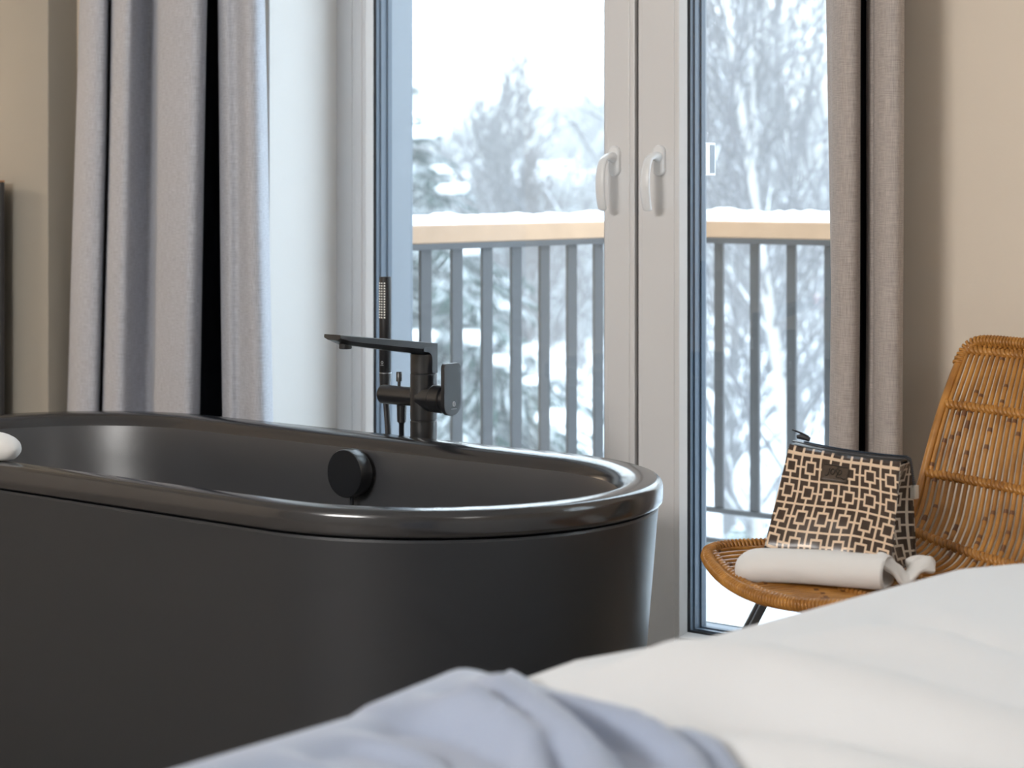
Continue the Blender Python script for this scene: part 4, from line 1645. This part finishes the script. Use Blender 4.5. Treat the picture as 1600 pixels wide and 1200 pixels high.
# shrubs below the railing
for i, (u, D, h, lb) in enumerate(((905, 13, 1.0, 'low bare shrub seen through the bars next to the door stile'), (1185, 20, 1.6, 'bare shrub behind the second and third railing bars of the right pane'), (1255, 24, 1.9, 'bare shrub in the snow behind the bar nearest the right curtain'), (700, 14, 1.4, 'snowy shrub behind the bars just right of the tap spout'), (835, 10.5, 0.9, 'snowy shrub low behind the bars, right of the tap lever'))):
    b_ = ground_at(u, D)
    rr_ = random.Random(500 + i)
    root = thing('bare_shrub', lb, 'shrub', b_)
    m = MB()
    for k in range(26):
        a = rr_.uniform(0, 6.28)
        d = V((math.cos(a) * rr_.uniform(0.2, 0.8), math.sin(a) * rr_.uniform(0.2, 0.8), 1)).normalized()
        p = V(b_)
        L = h * rr_.uniform(0.6, 1.1)
        for j in range(4):
            q = p + (d + V((rr_.uniform(-.3, .3), rr_.uniform(-.3, .3), 0))).normalized() * L / 4
            seg(m, p, q, 0.010, 0.007, 3)
            for _ in range(2):
                e = (d + V((rr_.uniform(-1, 1), rr_.uniform(-1, 1), rr_.uniform(-.2, .6)))).normalized()
                seg(m, q, q + e * L * 0.22, 0.006, 0.004, 3)
            p = q
    m.build('twigs', M['bark'], root, smooth=False)
    m = MB()
    for k in range(14):
        a, rr2 = rr_.uniform(0, 6.28), h * rr_.uniform(0.05, 0.5)
        m.blob(V(b_) + V((math.cos(a) * rr2, math.sin(a) * rr2, h * rr_.uniform(0.15, 0.8))), 0.10, 0.10, 0.06, 7, 4, 0.25)
    m.build('snow_clumps', M['sprucesnow'], root)

# low green hedge in the snow
b0, b1 = ground_at(1090, 25), ground_at(1180, 26)
m = MB()
for i in range(40):
    p = b0.lerp(b1, i / 39)
    m.blob(p + V((random.uniform(-.1, .1), random.uniform(-.1, .1), 0.14 + random.uniform(-.04, .05))), 0.16, 0.16, 0.17, 8, 5, 0.2)
o = m.build('hedge', M['hedge'])
tag(o, 'low green hedge in the snow below the bottom rail', 'hedge')

# houses far behind
def house(u0, u1, D, zt, zr, wallmat, label, nwin):
    a, b = ground_at(u0, D), ground_at(u1, D + 2)
    ax_ = V((b.x - a.x, b.y - a.y, 0))
    w_ = ax_.length
    root = thing('house', label, 'house', a)
    ang = math.atan2(ax_.y, ax_.x)
    mt = Matrix.Translation((a.x, a.y, a.z)) @ Matrix.Rotation(ang, 4, 'Z')
    h_ = zt - a.z
    hr = zr - a.z
    wl = MB().box(0, w_, 0, 6, -0.5, h_, mt).build('wall', wallmat, root, smooth=False)
    m_ = MB()
    m_.prism([(-0.4, -0.5, h_), (-0.4, 6.5, h_), (-0.4, 3, hr)], (w_ + 0.8, 0, 0), mt)
    m_.build('snowy_roof', M['snow'], root, smooth=False)
    for i in range(nwin):
        x0 = w_ * (i + 0.5) / nwin
        wn = MB().box(x0 - 0.45, x0 + 0.45, -0.03, 0.05, h_ - 1.9, h_ - 0.6, mt).build('window', M['hwin'], root, smooth=False)
    return root


house(868, 1010, 58, 1.05, 1.75, M['house'], 'grey house with a snowy roof left of the door handle, far off', 3)
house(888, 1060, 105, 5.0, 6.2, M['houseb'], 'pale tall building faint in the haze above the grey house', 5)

# falling-snow haze hanging over the garden
hz = bpy.data.materials.new('snow_haze')
hz.use_nodes = True
hn = hz.node_tree
hn.nodes.clear()
ho = hn.nodes.new('ShaderNodeOutputMaterial')
vs = hn.nodes.new('ShaderNodeVolumeScatter')
vs.inputs['Color'].default_value = (0.97, 0.985, 1, 1)
vs.inputs['Density'].default_value = 0.012
vs.inputs['Anisotropy'].default_value = 0.0
hn.links.new(vs.outputs[0], ho.inputs['Volume'])
o = MB().box(-150, 40, 7.0, 170, -6, 14).build('snow_haze', hz, smooth=False)
tag(o, 'thin haze of falling snow over the garden outside', 'haze', kind='stuff')

# small red board out in the snow
b_ = ground_at(1276, 44)
rb = thing('red_board', 'small red board out in the snow beside the bar nearest the right curtain', 'board', b_)
zc_ = EYE - (472 - HOR) / F_PX * 44
MB().box(b_.x - 0.16, b_.x + 0.16, b_.y - 0.02, b_.y + 0.02, zc_ - 0.12, zc_ + 0.13).build('board_face', M['red'], rb, smooth=False, bevel=0.01)
for sx in (-0.12, 0.12):
    MB().tube([(b_.x + sx, b_.y + 0.03, b_.z - 0.1), (b_.x + sx, b_.y + 0.03, zc_ + 0.1)], 0.02, 8).build('post', M['bark2'], rb)

# ------------------------------------------------------------------ light
wd = bpy.data.worlds.new('overcast_sky')
SC.world = wd
wd.use_nodes = True
nt = wd.node_tree
bg = nt.nodes['Background']
tc = nt.nodes.new('ShaderNodeTexCoord')
sx = nt.nodes.new('ShaderNodeSeparateXYZ')
nt.links.new(tc.outputs['Generated'], sx.inputs[0])
rp = nt.nodes.new('ShaderNodeValToRGB')
rp.color_ramp.elements[0].position = 0.0
rp.color_ramp.elements[0].color = (0.88, 0.95, 1.0, 1)
rp.color_ramp.elements[1].position = 0.6
rp.color_ramp.elements[1].color = (0.74, 0.87, 1.0, 1)
nt.links.new(sx.outputs['Z'], rp.inputs['Fac'])
nt.links.new(rp.outputs[0], bg.inputs['Color'])
bg.inputs['Strength'].default_value = 3.9


def lamp(name, kind, loc, power, col, size=0.3, rot=(0, 0, 0), sy=None):
    l = bpy.data.lights.new(name, kind)
    l.energy = power
    l.color = col
    if kind == 'AREA':
        l.size = size
        if sy:
            l.shape = 'RECTANGLE'
            l.size_y = sy
    else:
        l.shadow_soft_size = size
    o = bpy.data.objects.new(name, l)
    o.location = loc
    o.rotation_euler = rot
    C.objects.link(o)
    return o


lamp('left_wall_lamp_light', 'POINT', (-5.30, 3.05, 1.36), 6, (1.0, 0.83, 0.66), 0.05)  # unseen warm wall lamp beyond the tub, inferred from the panel's cast shadow
lamp('room_fill_light', 'AREA', (-2.4, -1.9, 2.25), 72, (1.0, 0.975, 0.95), 1.3, (math.radians(80), 0, math.radians(6)), 0.5)  # broad fill added behind the camera to brighten the window wall
lamp('room_fill_light', 'AREA', (1.85, 0.4, 2.2), 9, (1.0, 0.98, 0.96), 1.2, (math.radians(78), 0, math.radians(78)), 0.5)  # weak fill added from the right, with no fixture there
# daylight portal at the balcony doors
pt = lamp('window_daylight', 'AREA', ((WX0 + WX1) / 2, 4.0, 1.15), 1, (1, 1, 1), WX1 - WX0, (-PI / 2, 0, 0), 2.3)
pt.data.cycles.is_portal = True
pt = lamp('window_daylight', 'AREA', ((QX0 + QX1) / 2, 3.98, (QZ0 + QZ1) / 2), 1, (1, 1, 1), QX1 - QX0, (-PI / 2, 0, 0), QZ1 - QZ0)  # portal of the added window over the bed
pt.data.cycles.is_portal = True

SC.view_settings.view_transform = 'Standard'
SC.view_settings.look = 'None'
SC.view_settings.gamma = 1.0
SC.view_settings.use_curve_mapping = False
SC.view_settings.exposure = 0.5
SC.cycles.max_bounces = 10
SC.cycles.diffuse_bounces = 5
SC.cycles.transparent_max_bounces = 12
SC.cycles.sample_clamp_indirect = 6.0
SC.cycles.use_denoising = True
